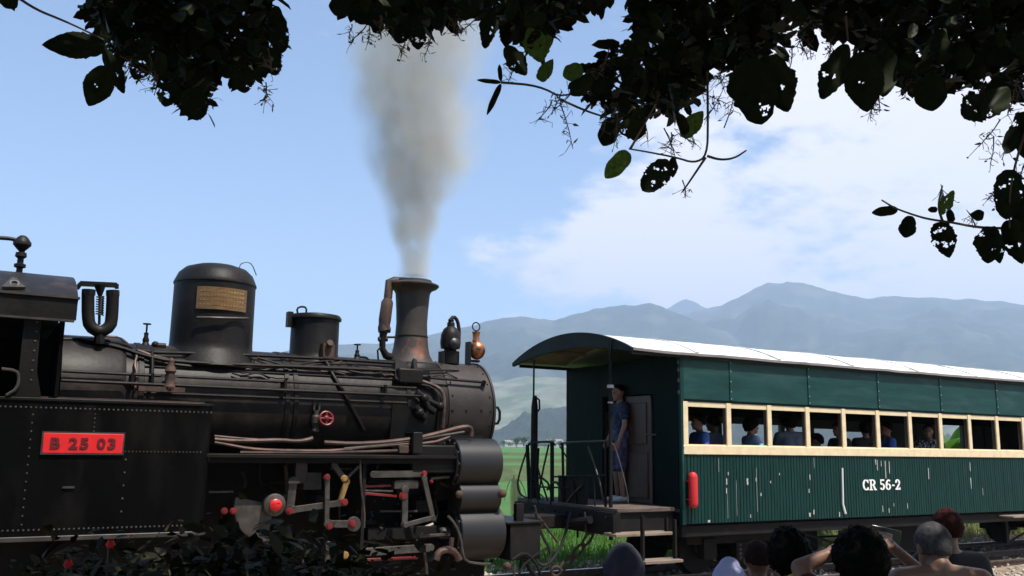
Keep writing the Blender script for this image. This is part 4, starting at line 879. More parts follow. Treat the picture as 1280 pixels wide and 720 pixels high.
# smokebox pipes and ejector cluster
pipe('steam_pipe', [(519, 474), (535, 479), (549, 485), (555, 494), (555, 510), (553, 535)], .024, 'copper_pipe', .06)
pipe('steam_pipe', [(523, 480), (540, 484), (548, 494), (548, 512), (546, 538)], .018, 'loco_black', .05)
LB('smokebox_rail', MB().tube([surf(535, 472, .07), surf(606, 478, .07)], .017, n=8).cyl(surf(536, 472, 0), surf(536, 472, .09), .03, n=8).cyl(surf(605, 478, 0), surf(605, 478, .09), .03, n=8), 'loco_black')
j = [surf(x, y, .08) for x, y in ((520, 490), (530, 498), (535, 510), (524, 516), (530, 522), (543, 515), (550, 508), (519, 508))]
LB('ejector', MB().tube([j[0], j[1], j[2], j[5]], .045, n=10).tube([j[7], j[3], j[4]], .05, n=10).tube([j[1], j[6]], .035).tube([j[2], j[4]+V((0, 0, -.08))], .03).sph(j[3], .065).sph(j[6], .055).sph(j[1], .06), 'loco_black')
LB('chimney_bracket', MB().bar(surf(500, 452, .06), surf(500, 478, .06), .16, .05, up=(0, -1, 0)).bar(surf(518, 450, .09), surf(519, 468, .09), .05, .04, up=(0, -1, 0)).bar(surf(505, 466, .10), surf(536, 466, .10), .05, .05), 'loco_black')
bk = surf(512, 472, .0); LB('pump_body', MB().bx(bk.x-.2, bk.x+.12, bk.y-.14, bk.y+.2, bk.z-.08, bk.z+.10), 'loco_black', bevel=.02)
# lamps on the smokebox top
lx = py_(563, 430, LY-.12)
ln = LB('lantern', MB().lathe([(.12, 0), (.12, .16), (.08, .17), (.08, .19), (.125, .20), (.135, .28), (.125, .38), (.095, .45), (.05, .485), (.05, .53), (.035, .55), (.04, .575), (.001, .59)], (lx.x, LY-.12, 2.91), n=24), 'loco_black')
LB('lantern_lens', MB().lathe([(.075, 0), (.075, .03), (.05, .05), (.001, .06)], (lx.x, LY-.23, 3.16), (0, -1, 0), n=20), 'cyl_grey', ln)
LB('lantern_hood', MB().tube([(lx.x-.03, LY-.15, 3.47), (lx.x+.02, LY-.15, 3.53), (lx.x+.08, LY-.15, 3.48), (lx.x+.11, LY-.15, 3.34), (lx.x+.10, LY-.15, 3.16)], .025, n=8, sm=1).bx(lx.x-.16, lx.x-.11, LY-.2, LY-.1, 2.9, 3.06), 'loco_black', ln)
ly_ = py_(594.5, 440, LY-.15); lb2 = py_(594.5, 453, LY-.15).z
bell = LB('copper_lamp', MB().sph((ly_.x+.02, LY-.15, lb2+.16), (.11, .11, .125), 20).lathe([(.05, 0), (.042, .06), (.05, .12), (.055, .13)], (ly_.x, LY-.15, lb2+.27), n=16), 'copper')
LB('lamp_ring', MB().torus((ly_.x, LY-.15, lb2+.47), (0, 1, 0), .055, .009, n=20, m=6), 'loco_black', bell).scale = (1, 1, 1)
LB('lamp_bracket', MB().bx(ly_.x-.13, ly_.x-.09, LY-.2, LY-.1, 2.84, lb2+.26).bx(ly_.x-.1, ly_.x+.05, LY-.18, LY-.12, lb2+.0, lb2+.03), 'loco_black', bell)
# pipes lying along the running board
def Pr(px, py, Y=9.55): return py_(px, py, Y)
for pts, r, mt in (([(268, 549), (290, 551), (320, 551), (350, 550), (372, 552), (388, 549), (391, 547)], .022, 'copper_pipe'), ([(268, 553), (285, 556), (310, 561), (340, 563), (400, 564), (440, 562)], .018, 'copper_pipe'),
                   ([(268, 545), (300, 548), (330, 550)], .012, 'copper_pipe'), ([(405, 553), (440, 555), (480, 553), (520, 548), (550, 541), (575, 534), (588, 533), (590, 540), (589, 546)], .024, 'copper_pipe'),
                   ([(430, 561), (470, 557), (510, 552), (530, 548), (580, 540)], .018, 'steel_dark'), ([(410, 564), (450, 560), (490, 556), (540, 554), (562, 546)], .018, 'copper_pipe'), ([(300, 566), (420, 566), (560, 562)], .02, 'rust')):
    LB('feed_pipe', MB().tube([Pr(*p) for p in pts], r, n=8, sm=1), mt)
LB('pipe_clamp', MB().bx(Pr(512, 555).x, Pr(524, 555).x, 9.45, 9.7, 1.78, 2.02), 'loco_black', bevel=.01)
LB('pipe_clamp', MB().bx(Pr(497, 560).x, Pr(509, 560).x, 9.5, 9.7, 1.78, 1.87), 'rust', bevel=.01)
LB('valve_chest', MB().bx(4.3, 4.86, 9.52, 10.0, 1.56, 1.88), 'loco_black', bevel=.02)
# cylinders
for (za, zb_, xa, xb) in ((1.965, 1.375, 4.86, 5.425), (1.195, .56, 4.90, 5.485)):
    r = (za-zb_)/2; c = (za+zb_)/2
    for sgn in (-1, 1):
        Yc = LY + sgn*(LY-9.40-r) if sgn > 0 else 9.40 + r
        cy = LB('cylinder', MB().lathe([(.08, -.02), (r-.07, -.018), (r-.05, .0), (r-.012, .001), (r, .012), (r, xb-xa-.012), (r-.012, xb-xa), (r-.08, xb-xa+.02), (.001, xb-xa+.03)], (xa, Yc, c), (1, 0, 0), n=48), 'cyl_grey', ang=40)
        if sgn < 0:
            m = MB()
            for i in range(12): a = 2*math.pi*i/12; m.cyl((xa-.02, Yc+(r-.035)*math.cos(a), c+(r-.035)*math.sin(a)), (xa+.01, Yc+(r-.035)*math.cos(a), c+(r-.035)*math.sin(a)), .016, n=6)
            m.build('cover_bolt', 'steel_dark', cy)
            MB().lathe([(.07, 0), (.07, .10), (.05, .12)], (xa-.02, Yc, c), (-1, 0, 0), n=16).build('stuffing_box', 'steel_dark', cy)
cs = LB('cylinder_casting', MB().bx(4.9, 5.40, 9.52, LY, .75, 1.80), 'cyl_grey', bevel=.02)
LB('steam_chest', MB().lathe([(.17, 0), (.19, .012), (.19, .53), (.17, .545)], (4.885, 9.615, 1.285), (1, 0, 0), n=40), 'cyl_grey', cs)
LB('flange_bolt', MB().sph(py_(628, 617, 9.42), .05).sph(py_(634, 708, 9.42), .05).sph(py_(574, 618, 9.42), .045), 'rust', cs)
LB('cylinder_casting', MB().bx(4.9, 5.40, LY+.01, LY+1.1, .75, 1.80), 'cyl_grey')
LB('drain_pipe', MB().tube([py_(p, q, 9.36) for p, q in ((560, 645), (569, 655), (576, 672), (578, 690), (582, 702), (600, 705), (613, 705))], .015, n=7, sm=1), 'steel')
# frames, wheels and motion
LB('frame_plate', MB().bx(-2.2, 5.6, 10.14, 10.18, .30, 1.75), 'underframe')
LB('frame_plate', MB().bx(-2.2, 5.6, 11.02, 11.06, .30, 1.75), 'underframe')
LB('ash_pan', MB().bx(-1.0, 2.2, 10.2, 11.0, .35, 1.7), 'underframe')
for x in (-.6, 1.05, 2.75, 4.1):
    for y in (10.11, 11.09):
        w_ = MB().lathe([(.43, 0), (.43, .025), (.40, .03), (.39, .11)], (x, y, RT+.40), (0, -1, 0) if y < LY else (0, 1, 0), n=36).build('wheel', 'underframe', loco)
        MB().torus((x, y-.10 if y < LY else y+.10, RT+.40), (0, 1, 0), .35, .02, n=30, m=6).build('tyre', 'underframe', w_)
    MB().cyl((x, 10.1, RT+.4), (x, 11.1, RT+.4), .08).build('axle', 'underframe', loco)
MYF = 9.62
def M(px, py, Y=MYF): return py_(px, py, Y)
hub = M(343, 631)
m = MB(); R_ = .40; pts = [hub + V((0, .06, 0))]
for i in range(15): a = rad(168+100*i/14); pts.append(hub + V((R_*math.cos(a), .06, R_*math.sin(a))))
LB('crank_web', m.prism(pts, (0, .06, 0)), 'steel', bevel=.006)
LB('crank_hub', MB().lathe([(.115, 0), (.115, .07), (.095, .08)], hub + V((0, .05, 0)), (0, -1, 0), n=24), 'steel')
LB('crank_pin', MB().lathe([(.064, 0), (.064, .03), (.045, .045), (.001, .048)], hub - V((0, .03, 0)), (0, -1, 0), n=20), 'red_hub')
def link_bar(p, q, w, mat='steel', Y=MYF, t=.035, name='motion_rod', e0=1.0, e1=1.0):
    a, b = M(*p, Y), M(*q, Y); m = MB().bar(a, b, t, w, up=(b-a).cross(V((0, 1, 0))).normalized())
    m.cyl(a-V((0, t*.52, 0)), a+V((0, t*.52, 0)), w*.62*e0, n=14).cyl(b-V((0, t*.54, 0)), b+V((0, t*.54, 0)), w*.62*e1, n=14); return LB(name, m, mat, bevel=.003)
link_bar((366, 602), (362, 637), .085); LB('oil_cup', MB().bx(M(359, 601).x, M(373, 601).x, MYF-.05, MYF+.03, M(366, 604).z, M(366, 600).z), 'door_grey')
link_bar((367, 637), (424, 629), .065, Y=9.58); link_bar((409, 596), (408, 655), .05, Y=9.54); link_bar((411, 655), (442, 655), .075, Y=9.56, e1=1.7)
link_bar((466, 593), (527, 592), .075, Y=9.54, name='slide_bar', e0=.8, e1=.8); link_bar((459, 690), (538, 684.5), .085, Y=9.50, name='slide_bar', e0=.8, e1=.8)
link_bar((506, 612), (505.5, 655), .07, Y=9.52); link_bar((530, 598), (541, 648), .055, Y=9.50); link_bar((507, 656), (541, 647), .05, Y=9.48)
LB('crosshead', MB().bx(M(490, 606).x, M(520, 606).x, 9.55, 9.66, M(500, 611).z, M(500, 600).z), 'steel', bevel=.008)
link_bar((457, 608), (487, 607), .025, 'red_pin', 9.6); link_bar((457, 617), (494, 620), .028, 'red_pin', 9.6); link_bar((456, 613), (490, 614), .02, 'steel', 9.6)
link_bar((424, 629), (433, 602), .06, 'brass', 9.6); link_bar((418, 582), (431, 600), .06, 'steel_dark', 9.6); link_bar((431, 600), (447, 584), .03, 'steel_dark', 9.6)
link_bar((540, 598), (560, 596), .03, 'steel', 9.6); link_bar((525, 670), (560, 668), .03, 'steel', 9.6)
link_bar((262, 615), (290, 614.5), .02, 'steel', 9.7); link_bar((476, 639), (520, 639), .02, 'steel_dark', 9.7); link_bar((455, 700), (520, 697), .03, 'red_pin', 9.6); link_bar((410, 680), (409, 700), .05, 'steel', 9.6)
for px, py, r, mt in ((409, 597, .05, 'red_pin'), (431, 598, .055, 'brass'), (431, 628, .06, 'red_pin'), (363, 639, .055, 'red_pin'), (412, 658, .055, 'red_pin'), (441, 655, .06, 'red_pin'), (505, 620, .075, 'red_pin'), (531, 592, .05, 'red_pin'), (537, 686, .055, 'red_pin'), (281, 639, .05, 'red_pin'), (292, 639, .05, 'red_pin'), (280, 650, .05, 'red_pin'), (432, 694, .06, 'brass'), (541, 648, .03, 'rust'), (506, 656, .035, 'rust'), (540, 602, .03, 'red_pin')):
    c = M(px, py, 9.50); r *= .78; LB('pin', MB().lathe([(r*.9, 0), (r*.9, .02), (r*.62, .022), (r*.6, .04), (.001, .041)], c+V((0, .03, 0)), (0, -1, 0), n=8), mt)
LB('motion_bracket', MB().tube([M(450, 575, 9.5), M(451, 610, 9.5), M(456, 640, 9.5), M(455, 660, 9.5)], .012, n=6, sm=1), 'steel')
LB('motion_plate', MB().bx(M(453, 600).x-.02, M(453, 600).x+.02, 9.56, 10.13, .55, 1.72), 'underframe')
bolts = MB()
random.seed(11)
for _ in range(46):
    px, py = random.uniform(455, 570), random.uniform(580, 690); bolts.sph(py_(px, py, random.uniform(9.7, 10.0)), random.uniform(.008, .02), 6)
bolts.build('bolt', 'steel', loco, kind='stuff')
for (a, b, c_, d, Y, mt) in ((460, 598, 500, 604, 9.75, 'underframe'), (545, 580, 572, 640, 9.8, 'underframe'), (520, 625, 560, 640, 9.8, 'underframe'), (380, 590, 402, 612, 9.8, 'steel_dark'), (460, 660, 560, 672, 9.75, 'underframe'), (395, 618, 404, 640, 9.8, 'underframe'), (370, 575, 384, 604, 9.75, 'steel_dark')):
    p, q = py_(a, b, Y), py_(c_, d, Y); LB('bracket', MB().bx(p.x, q.x, Y, 10.13, q.z, p.z), mt, bevel=.01)
random.seed(31)
for _ in range(34):        # dim rods, oil pipes and brackets deep in the motion
    px, py = random.uniform(300, 568), random.uniform(578, 690); a = random.choice((0, 0, 0.1, 1.5, 1.57, -.5, .6)); l = random.uniform(14, 60); Y = random.uniform(9.72, 10.05)
    LB('motion_rod', MB().tube([py_(px, py, Y), py_(px+l*.5*math.cos(a)+random.gauss(0, 2), py+l*.5*math.sin(a), Y), py_(px+l*math.cos(a), py+l*math.sin(a)+random.gauss(0, 2), Y)], random.uniform(.008, .026), n=6, sm=1), random.choice(('steel_dark', 'loco_black', 'rust', 'steel', 'steel_dark')))
for _ in range(16):
    px, py = random.uniform(180, 530), random.uniform(446, 470); l = random.uniform(20, 70)
    LB('oil_pipe', MB().tube([surf(px, py, .03), surf(px+l*.3, py+random.uniform(-2, 6), .045), surf(px+l*.7, py+random.uniform(-3, 8), .04), surf(px+l, py+random.uniform(0, 10), .02)], random.uniform(.006, .012), n=6, sm=1), random.choice(('loco_black', 'loco_black', 'copper_pipe', 'rust')))
LB('guard_iron_pipe', MB().tube([py_(p, q, 9.42) for p, q in ((640, 700), (655, 690), (668, 700), (676, 718))], .018, n=7, sm=1).tube([py_(p, q, 9.42) for p, q in ((648, 716), (660, 700), (684, 684))], .012, n=6, sm=1), 'underframe')
LB('valve_gear_casting', MB().tube([M(545, 700, 9.5), M(548, 690, 9.5), M(558, 686, 9.5), M(570, 690, 9.5), M(574, 700, 9.5)], .04, n=10, sm=1).tube([M(565, 672, 9.5), M(563, 688, 9.5)], .03), 'copper_pipe')
# front buffer beam and step
fb_ = py_(637, 655, 9.45); LB('buffer_beam', MB().bx(5.56, 5.98, 9.45, 2*LY-9.45, .56, .975), 'underframe', bevel=.01)
LB('footboard', MB().bx(5.50, 6.02, 9.43, 2*LY-9.43, .976, 1.0), 'loco_black', bevel=.004)
LB('buffer_bracket', MB().bx(5.70, 5.80, 9.55, 9.62, 1.0, 1.20), 'loco_black')
LB('guard_iron', MB().tube([(5.9, 9.7, .56), (6.0, 9.7, .4), (6.15, 9.72, .25)], .03, n=8).tube([(5.75, 9.5, .56), (5.7, 9.5, .3), (5.95, 9.5, .22)], .018, n=8), 'underframe')
LB('rail_guard', MB().tube([(5.62, 9.44, .52), (5.60, 9.44, .30), (5.64, 9.44, .18)], .014, n=7), 'steel')
LB('smokebox_support', MB().bx(5.2, 5.5, 10.0, 11.2, 1.001, 1.85), 'underframe')

# ================================================================== PEOPLE
def capsule(bm, a, b, ra, rb, n=12):
    a, b = V(a), V(b); m = MB(); m.bm.free(); m.bm = bm
    if (b-a).length > 1e-5: m.cyl(a, b, ra, rb, n=n)
    m.sph(a, ra, n); m.sph(b, rb, n)
def chain(bm, pts, rs, n=12):
    for (a, ra), (b, rb) in zip(zip(pts, rs), list(zip(pts, rs))[1:]): capsule(bm, a, b, ra, rb, n)
def joints(p):
    J = dict(pelvis=(0, 0, .95), waist=(0, 0, 1.08), chest=(0, .0, 1.27), neck=(0, -.015, 1.43), head=(0, .02, 1.60), shL=(-.18, 0, 1.395), shR=(.18, 0, 1.395),
             elL=(-.235, -.03, 1.11), elR=(.235, -.03, 1.11), wrL=(-.235, .07, .87), wrR=(.235, .07, .87), hipL=(-.09, 0, .92), hipR=(.09, 0, .92), knL=(-.10, .02, .50), knR=(.10, .02, .50), anL=(-.10, -.01, .09), anR=(.10, -.01, .09))
    J.update(p or {}); return {k: V(v) for k, v in J.items()}
SEAT = dict(pelvis=(0, 0, .52), waist=(0, -.01, .66), chest=(0, .0, .85), neck=(0, -.01, 1.01), head=(0, .02, 1.18), shL=(-.18, 0, .975), shR=(.18, 0, .975), elL=(-.24, .05, .72), elR=(.24, .05, .72), wrL=(-.16, .26, .62), wrR=(.16, .26, .62),
            hipL=(-.09, .02, .50), hipR=(.09, .02, .50), knL=(-.11, .42, .50), knR=(.11, .42, .50), anL=(-.11, .42, .10), anR=(.11, .42, .10))
def hand(bm, J, s, curl=.35, rg=1.0):
    w = J['wr'+s]; d = (w - J['el'+s]).normalized(); palm_n = J.get('pn'+s)
    pn = V(palm_n) if palm_n else V((1 if s == 'L' else -1, 0, 0)); pn = (pn - d*pn.dot(d)).normalized(); sd = d.cross(pn)
    c = w + d*.05; capsule(bm, w+d*.02+sd*.016, w+d*.085+sd*.022, .021*rg, .019*rg, 8); capsule(bm, w+d*.02-sd*.016, w+d*.085-sd*.022, .021*rg, .019*rg, 8); capsule(bm, w+d*.03, w+d*.08, .020, .018, 8)
    for i, (o, l) in enumerate(((-.033, .068), (-.011, .078), (.011, .073), (.033, .058))):
        b0 = w + d*.088 + sd*o; d1 = (d*math.cos(curl*.5) + pn*math.sin(curl*.5)); b1 = b0 + d1*l*.5; d2 = d*math.cos(curl*1.5) + pn*math.sin(curl*1.5)
        capsule(bm, b0, b1, .0095, .009, 7); capsule(bm, b1, b1 + d2*l*.5, .009, .0075, 7)
    t0 = w + d*.03 - sd*.032; t1 = t0 + d*.030 - sd*.022 + pn*.012; capsule(bm, t0, t1, .013, .011, 7); capsule(bm, t1, t1 + d*.032 - sd*.002 + pn*.01, .011, .0085, 7)
def head_frame(J, look, tilt): return Matrix.Rotation(look, 3, 'Z') @ Matrix.Rotation(tilt, 3, 'X')
def person(label, loc, rotz, group=None, H=1.68, pose=None, seated=False, skin='skin', voxel=.012, look=0.0, tilt=0.0, shirt=None, sleeve=.5, bottoms=None, bottom_len=1.0, hair=None, scarf=None, shoes='shoe', hands=True, stout=1.0):
    t = thing('person', label, 'person', loc, group); J = joints(SEAT if seated else None); 
    if pose: J.update({k: V(v) for k, v in pose.items()})
    root = V(loc); k = H/1.70; Q = head_frame(J, look, tilt); hc = J['head']
    def fin(bm, name, mat, par, vx, sm=3):
        me = remesh(bm, vx, sm); me.materials.append(MATS[mat]); me.name = name
        o = link_mesh(name, me, par); return o
    st = stout
    # body: head, neck, trunk and limbs joined into one continuous surface
    bm = bmesh.new(); b = MB(); b.bm.free(); b.bm = bm
    b.sph(hc + Q @ V((0, -.008, .02)), (.076, .096, .100), 18, Q); b.sph(hc + Q @ V((0, .025, -.045)), (.058, .066, .072), 14, Q)
    capsule(bm, hc + Q @ V((0, .092, -.005)), hc + Q @ V((0, .112, -.03)), .010, .014, 8)
    capsule(bm, hc + Q @ V((-.032, .082, .028)), hc + Q @ V((.032, .082, .028)), .012, .012, 8)
    capsule(bm, hc + Q @ V((-.02, .086, -.062)), hc + Q @ V((.02, .086, -.062)), .010, .010, 8); b.sph(hc + Q @ V((0, .078, -.098)), .022, 8)
    for s in (-1, 1): b.sph(hc + Q @ V((s*.078, -.008, -.005)), (.012, .020, .032), 8, Q)
    chain(bm, [J['neck']+V((0, 0, -.03)), J['neck']+V((0, .0, .03)), hc + V((0, -.015, -.05))], [.060, .052, .050])
    chain(bm, [J['pelvis']+V((-.06, 0, 0)), J['waist']+V((-.05, 0, 0)), J['chest']+V((-.07, 0, 0)), J['shL']+V((.03, 0, -.02))], [.105*st, .098*st, .105*st, .065])
    chain(bm, [J['pelvis']+V((.06, 0, 0)), J['waist']+V((.05, 0, 0)), J['chest']+V((.07, 0, 0)), J['shR']+V((-.03, 0, -.02))], [.105*st, .098*st, .105*st, .065])
    chain(bm, [J['shL'], J['neck']+V((0, 0, -.01)), J['shR']], [.058, .062, .058])
    for s in 'LR':
        chain(bm, [J['sh'+s], J['el'+s], J['wr'+s]], [.054, .040, .027])
        chain(bm, [J['hip'+s], J['kn'+s], J['an'+s]], [.088*st, .056, .038])
        ft = V((0, .15, -.05)); chain(bm, [J['an'+s]+V((0, -.03, -.045)), J['an'+s]+ft], [.036, .028])
        if hands: hand(bm, J, s)
    body = fin(bm, 'body', skin, t, voxel, 3)
    for s in (-1, 1): 
        e = MB().sph(hc + Q @ V((s*.032, .081, .008)), (.014, .010, .009), 10); e.bm.transform(Matrix()); eo = e.build('eye', 'cloth_black', None); eo.parent = body
    g = .012
    if shirt:
        bm = bmesh.new()
        for s, q in (('L', -1), ('R', 1)):
            chain(bm, [J['pelvis']+V((q*.06, 0, -.03)), J['waist']+V((q*.05, 0, 0)), J['chest']+V((q*.07, 0, 0 if sleeve else -.05))] + ([J['sh'+s]+V((-q*.03, 0, -.02))] if sleeve else []), [.105*st+g, .102*st+g, .105*st+g] + ([.068+g] if sleeve else []))
            if sleeve: e = J['sh'+s].lerp(J['el'+s], min(1, sleeve)); chain(bm, [J['sh'+s], e] + ([J['el'+s].lerp(J['wr'+s], sleeve-1)] if sleeve > 1 else []), [.058+g, .050+g] + ([.038+g] if sleeve > 1 else []))
        if sleeve: chain(bm, [J['shL'], J['neck']+V((0, -.005, -.03)), J['shR']], [.058+g, .064+g, .058+g])
        sh_ = fin(bm, 'shirt', shirt, t, voxel, 3)
        if not sleeve:
            for q in (-1, 1):
                s0 = J['shL' if q < 0 else 'shR']; sx_ = q*.105; sp_ = MB().tube([(sx_*.85, -.118, s0.z-.16), (sx_*.92, -.100, s0.z-.06), (sx_, -.062, s0.z+.030), (sx_, -.02, s0.z+.058), (sx_, .035, s0.z+.040), (sx_*.9, .09, s0.z-.06)], .013, n=7, sm=2).mesh('strap', shirt)
                link_mesh('strap', sp_, sh_)
    if bottoms:
        bm = bmesh.new(); chain(bm, [J['hipL']+V((0, 0, .06)), J['hipR']+V((0, 0, .06))], [.115*st+g]*2)
        for s in 'LR':
            chain(bm, [J['hip'+s], J['hip'+s].lerp(J['kn'+s], min(1, bottom_len*2))] + ([J['kn'+s].lerp(J['an'+s], bottom_len*2-1)] if bottom_len > .5 else []), [.098*st+g, .068+g] + ([.050+g] if bottom_len > .5 else []))
        fin(bm, 'shorts' if bottom_len < .6 else 'trousers', bottoms, t, voxel, 3)
    if shoes:
        for s in 'LR':
            bm = bmesh.new(); chain(bm, [J['an'+s]+V((0, -.035, -.045)), J['an'+s]+V((0, .06, -.045)), J['an'+s]+V((0, .16, -.055))], [.043, .046, .034]); fin(bm, 'shoe', shoes, t, voxel, 2)
    if hair:
        mat, th, low = hair; bm = bmesh.new(); c = hc + Q @ V((0, -.012, .022))
        bmesh.ops.create_uvsphere(bm, u_segments=56, v_segments=36, radius=1)
        kill = [v for v in bm.verts if v.co.z < low + (v.co.y+.15)*(.75 if v.co.y > -.15 else .2)]
        bmesh.ops.delete(bm, geom=kill, context='VERTS')
        for v in bm.verts: v.co = c + Q @ V((v.co.x*(.078+th), v.co.y*(.098+th), v.co.z*(.102+th))) * 1.0 + (Q @ V((0, 0, 0)))
        for v in bm.verts:
            nrm = (v.co - c).normalized(); v.co += nrm * (.55*th*fbm(v.co.x*60, v.co.y*60, v.co.z*45, 4))
        me = bpy.data.meshes.new('hair'); bm.to_mesh(me); bm.free(); me.materials.append(MATS[mat])
        for p in me.polygons: p.use_smooth = True
        o = link_mesh('hair', me, t); so = o.modifiers.new('s', 'SOLIDIFY'); so.thickness = th*.8 + .004; so.offset = -1
    if scarf:
        mat, peak = scarf; bm = bmesh.new(); b = MB(); b.bm.free(); b.bm = bm
        b.sph(hc + Q @ V((0, -.022, .022)), (.092, .100, .112), 20, Q); b.sph(hc + Q @ V((0, -.03, .10)), (.055, .06, .045+peak), 14, Q); b.sph(hc + Q @ V((0, -.02, -.07)), (.085, .085, .08), 14, Q)
        chain(bm, [hc + V((0, -.02, -.05)), J['neck']+V((0, -.01, -.02)), J['chest']+V((0, -.02, .02))], [.085, .115, .15]); chain(bm, [J['shL']+V((.02, 0, 0)), J['neck']+V((0, -.01, -.01)), J['shR']+V((-.02, 0, 0))], [.075, .10, .075])
        bmv = remesh(bm, voxel, 6)
        for v in bmv.vertices:
            r = v.co - hc; a = math.atan2(r.x, r.y); v.co += V((r.x, r.y, 0)).normalized() * (.006*math.sin(a*9 + r.z*40) + .012*fbm(v.co.x*12, v.co.y*12, v.co.z*7, 3)) * (1 if r.z < .05 else .3)
        bmv.materials.append(MATS[mat]); bmv.name = 'headscarf'; link_mesh('headscarf', bmv, t)
    t.scale = (k, k, k); t.rotation_euler = (0, 0, rotz); return t
def stand_at(px, ytop, d): # ground point under a head top seen at (px, ytop), depth d; returns location and height
    p = dp_(px, ytop, d); return (p.x, p.y, 0.0), p.z
G = 'onlookers in front of the train'
FACE = rad(-30)      # they look the way the photographer looks
def onlooker(label, px, ytop, d, rotz=FACE, **k):
    loc, H = stand_at(px, ytop, d); top = 1.72 if not k.get('scarf') else 1.765; return person(label, loc, rotz, G, H=H/top*1.70, **k)
onlooker('onlooker in a dark navy headscarf, just below the coach steps', 780, 671, 3.55, scarf=('cloth_navy', 0.0), shirt='cloth_navy', sleeve=1.6, bottoms='cloth_navy', voxel=.011)
onlooker('onlooker in a pale lavender hood at the bottom of the crowd', 911, 693, 3.8, scarf=('cloth_lavender', .012), shirt='cloth_lavender', sleeve=1.6, bottoms='cloth_navy', voxel=.010)
onlooker('bareheaded onlooker with cropped reddish brown hair beside the lavender hood', 947, 677, 4.7, hair=('hair_brown', .006, -.25), skin='skin_dark', shirt='cloth_black', bottoms='cloth_black', voxel=.014)
onlooker('tall onlooker with thick black hair standing behind the yellow headscarf', 986, 665, 3.9, hair=('hair', .024, -.75), skin='skin_dark', shirt='cloth_black', bottoms='cloth_black', voxel=.013)
onlooker('short onlooker in a yellow headscarf, only the top of the head in view', 993, 711, 3.7, scarf=('cloth_yellow', 0.0), shirt='cloth_pale_blue', sleeve=1.6, bottoms='cloth_black', voxel=.012)
# the one with the raised arm
onlooker('black haired onlooker in dark red shading the eyes with a raised left arm', 1076, 669, 3.6, hair=('hair', .036, -.75), shirt='cloth_red', sleeve=.55, bottoms='cloth_black', voxel=.008,
         pose=dict(shL=(-.19, .02, 1.40), elL=(-.235, .12, 1.565), wrL=(-.10, .12, 1.625), pnL=(0, .6, -1)), stout=1.05)
shaved = onlooker('grey shaved man in a white singlet holding up a phone with both hands', 1170, 655, 4.05, hair=('hair_grey', .004, -.55), shirt='cloth_white', sleeve=0, bottoms='cloth_black', voxel=.008, skin='skin',
         pose=dict(elL=(-.30, .17, 1.385), wrL=(-.155, .33, 1.56), elR=(.24, .25, 1.28), wrR=(-.03, .40, 1.55), pnL=(.6, 1, 0), pnR=(-1, 0, 0), neck=(0, -.02, 1.49), shL=(-.19, -.02, 1.46), shR=(.19, -.02, 1.46), chest=(0, -.01, 1.33), head=(0, .05, 1.60)), tilt=-.22, stout=1.0, look=.15)
onlooker('onlooker with maroon hair and black shirt behind the shaved man', 1184, 638, 5.3, hair=('hair_maroon', .012, -.5), shirt='cloth_black', sleeve=1.5, bottoms='cloth_black', voxel=.013)
def local(px, py, d): return dp_(px, py, d)
def world_of(t, p): return V(t.location) + Matrix.Rotation(t.rotation_euler.z, 3, 'Z') @ (V(p) * t.scale.x)
wl_, el_ = V((-.155, .33, 1.56)), V((-.30, .17, 1.385)); dl = (wl_-el_).normalized()
tag(MB().torus(world_of(shaved, wl_ - dl*.015), Matrix.Rotation(FACE, 3, 'Z') @ dl, .031, .007, n=20).build('bracelet', 'brass', None), 'yellow bracelet on the wrist of the man holding up a phone', 'bracelet')
tag(MB().box(world_of(shaved, wl_ + dl*.10 + V((.03, .045, 0))), (.15, .009, .075), Matrix.Rotation(FACE, 3, 'Z') @ Matrix.Rotation(rad(12), 3, 'Y')).build('phone', 'phone', None, bevel=.006), 'dark phone held up in front of the grey shaved man', 'phone')

# man on the coach platform
mp = px_(775, 630, 8.0); 
person('man in a blue patterned shirt and shorts standing on the coach platform', (8.0, mp.y, ZP+.002), rad(75), None, H=1.63, shirt='cloth_pattern', sleeve=.6, bottoms='cloth_shorts', bottom_len=.5, hair=('hair', .008, -.05), skin='skin_light', voxel=.010, shoes='shoe',
       pose=dict(elL=(-.25, .02, 1.12), wrL=(-.22, .10, .88), elR=(.25, -.02, 1.12), wrR=(.22, .10, .90)), tilt=-.15)
# passengers
GP = 'passengers at the coach windows'
def passenger(label, px, py, Y, rotz, **k):
    p = py_(px, py, Y); H = k.pop('H', 1.62); zh = 1.18*H/1.70; return person(label, (p.x, Y, p.z - zh), rotz, GP, H=H, seated=True, shoes=None, voxel=k.pop('voxel', .018), hands=False, **k)
passenger('passenger in a bright blue shirt in profile at the first window', 874, 528, 9.75, rad(75), hair=('hair', .022, -.4), shirt='cloth_blue', sleeve=1.4, bottoms='cloth_black', skin='skin_dark')
passenger('dark haired passenger deeper inside the first window', 892, 530, 10.35, rad(20), hair=('hair', .015, -.4), shirt='cloth_grey', bottoms='cloth_black', skin='skin_dark')
passenger('passenger in a pale blue shirt with arm on the sill of the second window', 938, 533, 9.78, rad(-110), hair=('hair', .028, -.7), shirt='cloth_pale_blue', sleeve=.8, bottoms='cloth_black', skin='skin', pose=dict(elR=(.28, .05, .82), wrR=(.26, .22, .80)))
passenger('stout passenger in a grey blue top filling the third window', 987, 528, 9.85, rad(-20), hair=('hair', .030, -.7), shirt='cloth_grey', sleeve=1.5, bottoms='cloth_black', skin='skin_dark', stout=1.35, H=1.75)
passenger('passenger in black leaning at the left of the fourth window', 1022, 552, 9.85, rad(60), hair=('hair', .015, -.4), shirt='cloth_black', sleeve=1.5, bottoms='cloth_black', skin='skin_dark')
passenger('passenger seen in profile at the right edge of the fourth window', 1049, 537, 9.95, rad(80), hair=('hair', .018, -.4), shirt='cloth_black', sleeve=1.5, bottoms='cloth_black', skin='skin_dark')
